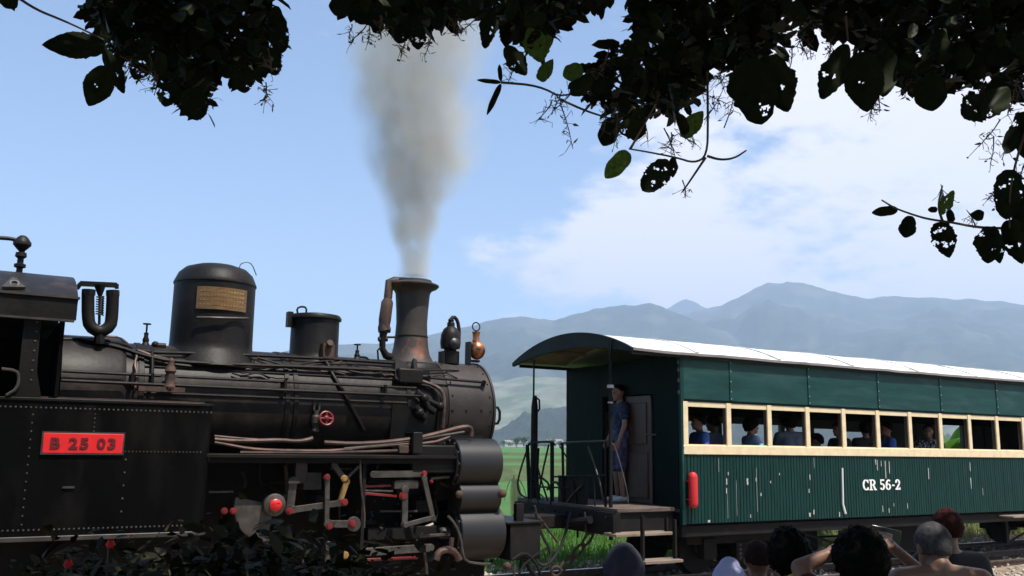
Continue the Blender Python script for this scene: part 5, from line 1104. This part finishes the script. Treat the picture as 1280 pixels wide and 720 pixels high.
passenger('black haired passenger turned away in the fifth window', 1082, 537, 9.95, rad(-30), hair=('hair', .022, -.6), shirt='cloth_black', sleeve=1.0, bottoms='cloth_black', skin='skin')
passenger('passenger in blue with a dark shoulder strap in the sixth window', 1109, 537, 9.80, rad(60), hair=('hair', .012, -.3), shirt='cloth_blue', sleeve=1.0, bottoms='cloth_black', skin='skin_dark')
passenger('passenger in a black and white checked top in the seventh window', 1161, 540, 9.80, rad(115), hair=('hair', .012, .0), shirt='cloth_check', sleeve=1.0, bottoms='cloth_black', skin='skin_dark')

# ================================================================== SHRUBS IN FRONT
def leaf_quad(m, p, d, nrm, l, w):
    s = d.cross(nrm).normalized(); m.face([p, p+d*l*.5+s*w+nrm*w*.25, p+d*l, p+d*l*.5-s*w+nrm*w*.25])
def shrub_proto(h, n):
    t = thing('shrub', '', 'shrub'); m = MB(); tips = []
    for k in range(9):
        a = random.uniform(0, 6.3); q = [V((math.cos(a)*.05, math.sin(a)*.05, 0))]
        for j in range(4): q.append(q[-1] + V((math.cos(a)*.07 + random.gauss(0, .05), math.sin(a)*.07 + random.gauss(0, .05), h*.25*random.uniform(.8, 1.1))))
        m.tube(q, [.014, .004], n=5, sm=1); tips += q[1:]
    m.build('stem', 'bark', t); m = MB()
    for _ in range(n):
        p = random.choice(tips) + V((random.gauss(0, .13), random.gauss(0, .13), random.gauss(0, .10))); d = V((random.gauss(0, 1), random.gauss(0, 1), random.gauss(.1, .6))).normalized(); nn = V((random.gauss(0, .5), random.gauss(0, .5), 1)).normalized()
        l = random.uniform(.022, .06) if random.random() < .6 else random.uniform(.06, .13); s_ = d.cross(nn)
        if s_.length < .1: continue
        s_.normalize(); u_ = s_.cross(d); w_ = l*.26; m.face([p, p+d*l*.3+s_*w_+u_*w_*.3, p+d*l*.7+s_*w_*.8+u_*w_*.2, p+d*l, p+d*l*.7-s_*w_*.8+u_*w_*.2, p+d*l*.3-s_*w_+u_*w_*.3])
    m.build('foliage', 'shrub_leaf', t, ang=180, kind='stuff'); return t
random.seed(23)
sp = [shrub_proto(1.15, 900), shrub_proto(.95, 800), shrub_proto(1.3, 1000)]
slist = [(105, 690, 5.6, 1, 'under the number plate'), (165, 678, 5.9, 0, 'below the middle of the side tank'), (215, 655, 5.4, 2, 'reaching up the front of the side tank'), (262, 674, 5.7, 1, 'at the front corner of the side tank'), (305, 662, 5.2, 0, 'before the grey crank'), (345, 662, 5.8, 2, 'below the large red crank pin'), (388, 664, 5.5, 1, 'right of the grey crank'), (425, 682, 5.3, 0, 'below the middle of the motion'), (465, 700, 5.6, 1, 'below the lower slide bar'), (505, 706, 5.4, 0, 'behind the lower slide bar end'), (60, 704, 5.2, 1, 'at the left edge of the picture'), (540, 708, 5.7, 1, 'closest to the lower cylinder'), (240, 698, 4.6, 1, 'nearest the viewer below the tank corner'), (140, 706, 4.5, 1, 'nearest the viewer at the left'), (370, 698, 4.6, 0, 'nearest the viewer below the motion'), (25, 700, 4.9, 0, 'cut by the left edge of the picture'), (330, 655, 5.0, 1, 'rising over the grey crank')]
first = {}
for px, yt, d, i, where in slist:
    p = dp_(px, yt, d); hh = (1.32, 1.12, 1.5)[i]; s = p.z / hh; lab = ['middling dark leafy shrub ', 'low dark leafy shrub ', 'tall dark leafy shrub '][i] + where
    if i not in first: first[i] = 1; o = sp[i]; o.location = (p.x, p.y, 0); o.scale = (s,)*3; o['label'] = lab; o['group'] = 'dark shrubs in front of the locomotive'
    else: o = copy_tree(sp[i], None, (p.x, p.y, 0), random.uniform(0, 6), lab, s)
for (px, py, d, lb) in ((138, 681, 5.2, 'red bud on the shrub under the number plate, the higher of two'), (85, 706, 5.0, 'red bud low on the left shrubs, the lower of two')):
    c = dp_(px, py, d); f = thing('flower', lb, 'flower', c, 'red buds on the shrubs')
    m = MB()
    for k in range(6):
        a = k*1.05; m.face([c+V((0, 0, -.02)), c+V((math.cos(a)*.028, math.sin(a)*.028, 0)), c+V((math.cos(a+.4)*.012, math.sin(a+.4)*.012, .035)), c+V((math.cos(a+1.0)*.028, math.sin(a+1.0)*.028, 0))])
    m.sph(c, .022, 8); m.build('petals', 'flower_red', f); MB().tube([c-V((0, 0, .35)), c-V((.01, 0, .02))], .005, n=5).build('stem', 'bark', f)

# ================================================================== TREE OVERHEAD
random.seed(5)
tree = thing('overhanging_tree', 'dark large leaved tree whose moth eaten leaves hang across the top', 'tree', (-2.2, -1.8, 0))
T0 = V((-2.2, -1.8, 0))
MB().tube([T0, T0+V((.05, .05, 1.5)), T0+V((.2, .2, 3.2)), T0+V((.6, .6, 5.0)), T0+V((.9, 1.0, 7.2))], [.30, .12], n=12, sm=1).build('trunk', 'bark', tree)
fork = T0+V((.2, .2, 3.2))
for tip in ((1.2, 3.6, 4.6), (3.6, 3.4, 4.7), (5.2, 2.2, 5.0), (-1.5, 3.0, 4.9), (3.0, 5.0, 5.4), (6.0, 4.0, 5.2), (-4, 1, 5.5), (1.0, -3.5, 5.5)):
    tip = V(tip); mid = fork.lerp(tip, .5) + V((0, 0, .5)); MB().tube([fork, mid, tip], [.11, .03], n=9, sm=2).build('branch', 'bark', tree)
def leaf_shape(nl, nw, holes, seed, wavy=.04):   # one leaf: unit length along +Y, eaten through in places
    rnd = random.Random(seed); m = MB(); hs = []; grid = {}
    for _ in range(max(1, holes//2) if holes else 0):
        hx, hy = rnd.uniform(-.28, .28), rnd.uniform(.15, .98)
        for _k in range(rnd.randint(1, 5)): hs.append((hx+rnd.gauss(0, .035), hy+rnd.gauss(0, .045), rnd.uniform(.008, .038)))
    rag = .10 + .05*min(6, holes); fold = rnd.uniform(.05, .22); curl = rnd.uniform(-.25, .35)
    def wid(v): return .30*math.sin(math.pi*min(1, v**.85*.97+.03))**.62 * (1+.08*math.sin(9*v+seed)+rag*(noise.noise(V((v*14, seed*3.1, 0)))*.5+noise.noise(V((v*33, seed*1.7, 5)))*.35)) + .004
    for j in range(nl+1):
        v = j/nl
        for i in range(nw+1):
            u = (i/nw-.5)*2; w = wid(v) if v < .985 else .006; x = u*w
            z = abs(u)**1.3*w*fold*2 - curl*(v-.3)**2 + wavy*math.sin(8*v+3*u+seed)*abs(u)*.5; grid[i, j] = m.bm.verts.new((x, v, z))
    for j in range(nl):
        for i in range(nw):
            q = [grid[i, j], grid[i+1, j], grid[i+1, j+1], grid[i, j+1]]; c = sum((p.co for p in q), V())/4
            if any((c.x-a)**2 + (c.y-b)**2*1.0 < r*r for a, b, r in hs) and (rnd.random() < .93): continue
            m.bm.faces.new(q)
    bmesh.ops.delete(m.bm, geom=[v for v in m.bm.verts if not v.link_faces], context='VERTS')
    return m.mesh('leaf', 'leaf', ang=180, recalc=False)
LM = [leaf_shape(34, 22, h, s) for h, s in ((0, 1), (2, 2), (4, 3), (6, 4), (3, 5), (9, 6), (14, 7), (26, 8), (1, 9))]
nleaf = 0
def put_leaf(base, tip, width, k, nrm=None, name='leaf'):
    global nleaf
    d = tip - base; l = d.length; y = d.normalized(); v = nrm or (base - V((0, 0, CAM_Z))); z = (v - y*v.dot(y)).normalized(); x = y.cross(z)
    o = link_mesh(name, LM[k], tree); wx = width/(.6*l)
    o.matrix_basis = Matrix.Translation(base - T0) @ Matrix((x*l*wx, y*l, z*l*.9)).transposed().to_4x4(); nleaf += 1; return o
def W_(w, d): return w*d/F
hand_leaves = [  # base, tip, width in photo pixels, distance, shape
    ((131, 57), (57, 56), 32, 3.6, 1), ((134, 84), (111, 132), 34, 3.5, 8), ((131, 62), (155, 117), 20, 3.6, 2), ((2, -8), (20, 9), 22, 3.2, 0),
    ((626, 103), (597, 100), 6, 3.9, 0), ((626, 105), (609, 143), 8, 3.9, 0), ((626, 101), (624, 79), 6, 3.9, 0), ((632, 58), (658, 94), 24, 3.8, 2), ((674, 101), (690, 76), 17, 3.8, 1), ((668, 30), (676, 78), 34, 3.8, 2),
    ((786, 190), (757, 222), 24, 3.7, 0), ((768, 148), (753, 185), 26, 3.7, 0), ((808, 160), (772, 160), 30, 3.7, 4), ((837, 202), (802, 240), 32, 3.7, 6), ((841, 197), (841, 222), 12, 3.7, 2), ((853, 171), (878, 140), 22, 3.7, 1), ((858, 168), (848, 140), 14, 3.7, 0), ((728, 85), (702, 96), 22, 3.7, 0), ((740, 95), (712, 120), 22, 3.7, 1),
    ((935, 75), (952, 155), 62, 3.5, 4), ((960, 70), (985, 140), 44, 3.5, 2), ((1058, 55), (1027, 124), 32, 3.5, 2), ((1076, 65), (1084, 140), 46, 3.4, 8), ((1108, 60), (1104, 125), 30, 3.5, 0), ((1160, 95), (1166, 139), 40, 3.6, 0), ((1238, 122), (1203, 146), 36, 3.5, 2), ((1260, 110), (1225, 150), 30, 3.5, 4),
    ((1122, 262), (1090, 266), 13, 3.6, 0), ((1138, 270), (1131, 299), 20, 3.6, 1), ((1176, 268), (1192, 238), 14, 3.6, 3), ((1174, 277), (1186, 320), 28, 3.6, 7), ((1237, 283), (1235, 330), 32, 3.5, 3), ((1240, 283), (1250, 330), 18, 3.5, 7), ((1262, 275), (1278, 330), 32, 3.5, 2), ((1262, 212), (1258, 275), 34, 3.5, 6), ((1272, 230), (1282, 290), 30, 3.5, 5), ((1268, 160), (1258, 195), 18, 3.5, 0), ((1276, 140), (1284, 200), 30, 3.5, 3), ((1172, 262), (1160, 262), 8, 3.6, 0), ((1230, 270), (1214, 268), 14, 3.5, 1), ((1190, 278), (1186, 262), 10, 3.6, 0),
    ((505, 20), (498, 56), 26, 3.9, 6), ((520, 25), (523, 64), 22, 3.9, 7), ((460, 5), (448, 32), 24, 3.9, 1), ((545, 5), (548, 40), 18, 3.9, 5), ((430, -5), (418, 22), 26, 3.9, 0), ((615, 10), (606, 60), 22, 3.9, 3), ((585, 0), (580, 26), 26, 3.9, 2),
    ((345, 20), (352, 70), 26, 3.8, 6), ((335, 60), (345, 95), 26, 3.8, 5), ((240, 110), (247, 152), 34, 3.7, 6), ((215, 90), (206, 135), 30, 3.7, 7), ((300, 80), (306, 116), 30, 3.7, 5), ((180, 70), (168, 100), 24, 3.7, 7)]
backlit_mesh = {}
for n_, (b, t_, w, d, k) in enumerate(hand_leaves):
    lf_ = put_leaf(dp_(*b, d), dp_(*t_, d + random.uniform(-.06, .06)), W_(w, d), k)
    if n_ in (8, 9, 10, 15, 17, 29):  # a few leaves take the backlit copy
        if k not in backlit_mesh: backlit_mesh[k] = lf_.data.copy(); backlit_mesh[k].materials.clear(); backlit_mesh[k].materials.append(MATS['backlit_leaf'])
        lf_.data = backlit_mesh[k]
def twig(pts, d, r=.006):
    MB().tube([dp_(*p, d) for p in pts], [r, r*.5], n=6, sm=2).build('twig', 'bark', tree)
for pts, d in (([(18, -6), (45, 12), (75, 24), (98, 34), (130, 50)], 3.6), ([(626, 103), (674, 107), (705, 124), (740, 100)], 3.9), ([(884, 90), (885, 150), (884, 195), (868, 204), (846, 197), (810, 190), (786, 186)], 3.7), ([(884, 195), (900, 200), (918, 198), (933, 188)], 3.7), ([(882, 197), (868, 218), (853, 240)], 3.7), ([(1290, 280), (1255, 286), (1220, 284), (1190, 278), (1160, 274), (1140, 268), (1118, 260), (1102, 250)], 3.55), ([(1290, 140), (1270, 200), (1262, 240), (1262, 285)], 3.5), ([(1178, 276), (1172, 258), (1178, 232)], 3.6), ([(1057, 20), (1060, 50)], 3.5), ([(788, 186), (800, 165), (820, 130)], 3.7), ([(700, 124), (735, 140), (770, 150)], 3.8)): twig(pts, d)
def stalk(p0, p1, d, n=14, sp=7):     # dry flower stalk with small seed husks
    m = MB(); m.tube([dp_(*p0, d), dp_((p0[0]+p1[0])/2+2, (p0[1]+p1[1])/2, d), dp_(*p1, d)], [.003, .0015], n=5, sm=1)
    for i in range(n):
        u = random.uniform(.25, 1); bx_, by_ = p0[0]+(p1[0]-p0[0])*u, p0[1]+(p1[1]-p0[1])*u; e = (bx_+random.gauss(0, sp), by_+random.gauss(2, sp)); a, b = dp_(bx_, by_, d), dp_(*e, d+random.gauss(0, .02))
        m.tube([a, b], [.0016, .001], n=4); r = random.uniform(.005, .017); q = V((random.gauss(0, 1), random.gauss(0, 1), random.gauss(-.5, 1))).normalized(); s_ = q.orthogonal().normalized(); w_ = r*random.uniform(.3, .8); m.face([b, b+q*r+s_*w_, b+q*r*2.1, b+q*r*1.4-s_*w_*.6, b+q*r*.5-s_*w_])
    m.build('seed_stalk', 'bark', tree)
for a, b, n in (((690, 128), (672, 150), 12), ((700, 128), (716, 186), 16), ((720, 110), (690, 140), 12), ((762, 60), (745, 100), 12), ((853, 225), (857, 248), 8), ((880, 150), (900, 120), 12), ((870, 180), (850, 170), 10), ((1250, 150), (1228, 178), 14), ((1262, 165), (1252, 200), 10), ((1242, 170), (1238, 205), 8), ((1180, 262), (1176, 230), 10), ((990, 60), (986, 90), 8), ((1000, 55), (1010, 75), 8), ((1220, 285), (1208, 262), 8), ((905, 160), (920, 110), 10), ((560, 20), (572, 40), 10), ((440, 30), (436, 42), 6), ((150, 70), (185, 90), 16), ((200, 100), (165, 80), 12), ((830, 160), (845, 200), 12), ((860, 110), (910, 130), 14)): stalk(a, b, 3.7, n)
for _ in range(46):     # dry sprays along the lower fringe
    px, py = random.choice(((150, 78), (205, 120), (255, 148), (300, 112), (335, 98), (350, 55), (180, 90), (470, 38), (525, 52), (560, 30), (600, 45), (650, 80), (700, 122), (740, 145), (790, 158), (830, 165), (880, 120), (915, 105), (950, 140), (1000, 55), (1040, 50), (1090, 118), (1130, 115), (1190, 116), (1225, 128), (1262, 130), (1270, 190), (1245, 240)))
    px += random.gauss(0, 14); py += random.gauss(-12, 8); stalk((px, py), (px+random.gauss(0, 12), py+random.uniform(12, 34)), random.uniform(3.5, 4.2), random.randint(10, 22), 6)
def inside(p, poly):
    x, y = p; c = False; n = len(poly)
    for i in range(n):
        (x0, y0), (x1, y1) = poly[i], poly[i-1]
        if (y0 > y) != (y1 > y) and x < (x1-x0)*(y-y0)/(y1-y0)+x0: c = not c
    return c
polys = [([(92, -15), (345, -15), (352, 60), (335, 92), (300, 108), (285, 92), (262, 112), (256, 146), (230, 142), (208, 112), (190, 82), (150, 72), (110, 40)], 64, 26),
         ([(412, -15), (600, -15), (600, 22), (560, 26), (530, 40), (505, 38), (480, 30), (440, 26)], 30, 22),
         ([(600, -15), (770, -15), (770, 12), (735, 18), (695, 40), (672, 66), (655, 66), (636, 44), (606, 24)], 22, 24),
         ([(775, -15), (985, -15), (980, 70), (955, 118), (938, 128), (912, 80), (885, 92), (872, 130), (850, 150), (815, 148), (780, 150), (740, 140), (705, 118), (735, 88), (782, 60), (800, 30)], 62, 26),
         ([(980, -15), (1290, -15), (1290, 118), (1220, 125), (1180, 112), (1128, 112), (1095, 112), (1075, 60), (1040, 44), (985, 50)], 62, 30)]
for poly, n, s in polys:
    xs = [p[0] for p in poly]; ys = [p[1] for p in poly]; c = 0
    while c < n and nleaf < 298:
        q = (random.uniform(min(xs), max(xs)), random.uniform(min(ys), max(ys)))
        if not inside(q, poly): continue
        a = random.gauss(math.pi/2, .9); L_ = random.uniform(.6, 1.2)*s; tip = (q[0]+L_*.55*math.cos(a), q[1]+L_*.55*math.sin(a)); b = (q[0]-L_*.55*math.cos(a), q[1]-L_*.55*math.sin(a))
        if not inside((q[0]+L_*.35*math.cos(a), q[1]+L_*.35*math.sin(a)), poly): continue
        d = random.uniform(3.4, 4.6); v = dp_(*q, d) - V((0, 0, CAM_Z)); v = v.normalized() + V((random.gauss(0, .35), random.gauss(0, .35), random.gauss(0, .35)))
        put_leaf(dp_(*b, d), dp_(*tip, d+random.uniform(-.08, .08)), W_(L_*random.uniform(.5, .75), d), random.choice((1, 2, 3, 4, 5, 5, 6, 6, 7, 7)), v); c += 1
# the rest of the crown: smaller leaves beyond these within the same boughs, and the unseen crown above, packed dense to block the sun
m = MB()
def add_leaf(p, l):
    d = V((random.gauss(0, 1), random.gauss(0, 1), random.gauss(-.4, .6))).normalized(); nn = V((random.gauss(0, .5), random.gauss(0, .5), 1)).normalized(); s = d.cross(nn)
    if s.length < .05: return
    s.normalize(); w = l*.28; u = s.cross(d); m.face([p, p+d*l*.35+s*w+u*w*.25, p+d*l*.75+s*w*.8+u*w*.2, p+d*l, p+d*l*.75-s*w*.8+u*w*.2, p+d*l*.35-s*w+u*w*.25])
for poly, n, s in polys:
    xs = [p[0] for p in poly]; ys = [p[1] for p in poly]; c = 0; cx_ = sum(xs)/len(xs); cy_ = sum(ys)/len(ys)
    while c < n*26:
        q = (random.uniform(min(xs), max(xs)), random.uniform(min(ys), max(ys)))
        if not inside((cx_+(q[0]-cx_)*1.07, q[1]+9), poly): continue
        p = dp_(*q, random.uniform(4.0, 6.2)); add_leaf(p, random.uniform(.05, .14)); c += 1
c = 0
while c < 16000:
    p = V((random.uniform(-8, 9), random.uniform(-7, 6.2), 3.0 + 4.5*random.random()))
    if ((p.x-.5)/8.5)**2 + ((p.y+.4)/6.6)**2 + ((p.z-4.6)/3.0)**2 > 1: continue
    if p.z < 3.9 and math.hypot(p.x, p.y) < 4: continue
    s = proj(p)
    if s and s[2] > .3 and -60 < s[0] < 1340 and s[1] > -28: continue
    if s and s[2] > .3 and -60 < s[0] < 1340 and s[1] > -70 and s[2] > 8: continue
    add_leaf(p, random.uniform(.18, .34)); c += 1
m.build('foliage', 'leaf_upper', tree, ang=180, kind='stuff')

# ================================================================== SMOKE AND AIR
def vol_mat(name, build):
    mt = bpy.data.materials.new(name); mt.use_nodes = True; t = mt.node_tree
    for n_ in list(t.nodes): t.nodes.remove(n_)
    out = t.nodes.new('ShaderNodeOutputMaterial'); pv = t.nodes.new('ShaderNodeVolumePrincipled'); t.links.new(pv.outputs[0], out.inputs['Volume']); build(t, pv); return mt
axis = []
for py, l, r in ((346, 497, 538), (320, 494, 540), (290, 488, 543), (250, 482, 553), (215, 470, 570), (185, 464, 588), (160, 458, 585), (120, 450, 580), (80, 446, 584), (40, 445, 596), (0, 440, 606), (-50, 436, 616), (-110, 430, 630)):
    a, b = py_(l, py, LY), py_(r, py, LY); c = (a+b)/2; axis.append((c.x, c.z, (b-a).length/2*(1.0 if py > 300 else 1.15)))
Zs0, Zs1 = axis[0][1]-.04, axis[-1][1]
def plume(t, pv):
    N_ = t.nodes; l = t.links; tc_ = N_.new('ShaderNodeTexCoord'); sp_ = N_.new('ShaderNodeSeparateXYZ')
    nz = N_.new('ShaderNodeTexNoise'); nz.inputs['Scale'].default_value = 1.7; nz.inputs['Detail'].default_value = 4; nz.inputs['Roughness'].default_value = .55
    mp = N_.new('ShaderNodeMapping'); mp.inputs['Scale'].default_value = (1, 1, .75); l.new(tc_.outputs['Object'], mp.inputs[0]); l.new(mp.outputs[0], nz.inputs['Vector'])
    def mth(op, a, b=None):
        q = N_.new('ShaderNodeMath'); q.operation = op
        for i, v in enumerate((a, b)):
            if v is None: continue
            if isinstance(v, (int, float)): q.inputs[i].default_value = v
            else: l.new(v, q.inputs[i])
        return q.outputs[0]
    l.new(tc_.outputs['Object'], sp_.inputs[0])
    u = mth('DIVIDE', sp_.outputs[2], Zs1-Zs0)
    def curve(vals):
        cv_ = N_.new('ShaderNodeFloatCurve'); c = cv_.mapping.curves[0]; lo, hi = min(v for _, v in vals), max(v for _, v in vals)
        cv_.mapping.use_clip = False
        pts = [(k, (v-lo)/(hi-lo+1e-9)) for k, v in vals]
        c.points[0].location = pts[0]; c.points[1].location = pts[-1]
        for p in pts[1:-1]: c.points.new(*p)
        cv_.mapping.update(); l.new(u, cv_.inputs['Value']); return mth('ADD', mth('MULTIPLY', cv_.outputs[0], hi-lo), lo)
    us = [(z-Zs0)/(Zs1-Zs0) for _, z, _ in axis]
    xc = curve([(u_, x-4.72) for u_, (x, z, r) in zip(us, axis)]); rc = curve([(u_, r) for u_, (x, z, r) in zip(us, axis)])
    amp = mth('MULTIPLY', rc, 1.25)
    dx_ = mth('ADD', mth('SUBTRACT', sp_.outputs[0], xc), mth('MULTIPLY', mth('SUBTRACT', nz.outputs['Fac'], .5), amp)); dy_ = sp_.outputs[1]
    rr_ = mth('DIVIDE', mth('SQRT', mth('ADD', mth('MULTIPLY', dx_, dx_), mth('MULTIPLY', dy_, dy_))), rc)
    fall = N_.new('ShaderNodeMapRange'); fall.interpolation_type = 'SMOOTHSTEP'; fall.inputs[1].default_value = .35; fall.inputs[2].default_value = 1.12; fall.inputs[3].default_value = 1; fall.inputs[4].default_value = 0; l.new(rr_, fall.inputs[0])
    dn = curve([(0, 6.5), (.12, 4.2), (.3, 2.4), (.48, 1.9), (.7, 1.15), (.88, .8), (1, .15)])
    nz2 = N_.new('ShaderNodeTexNoise'); nz2.inputs['Scale'].default_value = 4.0; nz2.inputs['Detail'].default_value = 4; l.new(mp.outputs[0], nz2.inputs['Vector'])
    k = N_.new('ShaderNodeMapRange'); k.inputs[1].default_value = .3; k.inputs[2].default_value = .68; k.inputs[3].default_value = .2; k.inputs[4].default_value = 1.6; l.new(nz2.outputs['Fac'], k.inputs[0])
    l.new(mth('MULTIPLY', mth('MULTIPLY', dn, fall.outputs[0]), k.outputs[0]), pv.inputs['Density'])
    pv.inputs['Color'].default_value = (.80, .79, .73, 1); pv.inputs['Anisotropy'].default_value = -.1
m = MB(); m.lathe([(max(.3, r*1.55) if i else .26, z-Zs0) for i, (x, z, r) in enumerate(axis)], (4.72, LY, Zs0), n=20)
for v in m.bm.verts:        # the plume leans with its axis
    z = v.co.z; 
    for (xa, za, ra), (xb, zb2, rb2) in zip(axis, axis[1:]):
        if za-.05 <= z <= zb2+.05: v.co.x += xa + (xb-xa)*(z-za)/(zb2-za) - 4.72; break
sm_ = bpy.data.objects.new('smoke', m.mesh('smoke', vol_mat('smoke', plume), V((4.72, LY, Zs0)))); COL.objects.link(sm_); sm_.location = (4.72, LY, Zs0)
tag(sm_, 'thin grey brown smoke rising from the chimney of the locomotive', 'smoke', kind='stuff')
def air(t, pv):
    pv.inputs['Color'].default_value = (.56, .72, 1.0, 1); pv.inputs['Density'].default_value = 0.00019; pv.inputs['Anisotropy'].default_value = .1
hzb = MB().bx(-8100, 8100, -8100, 8100, -3, HILL_TOP[0] + 12).build('haze', vol_mat('haze_air', air)); hzb['kind'] = 'stuff'
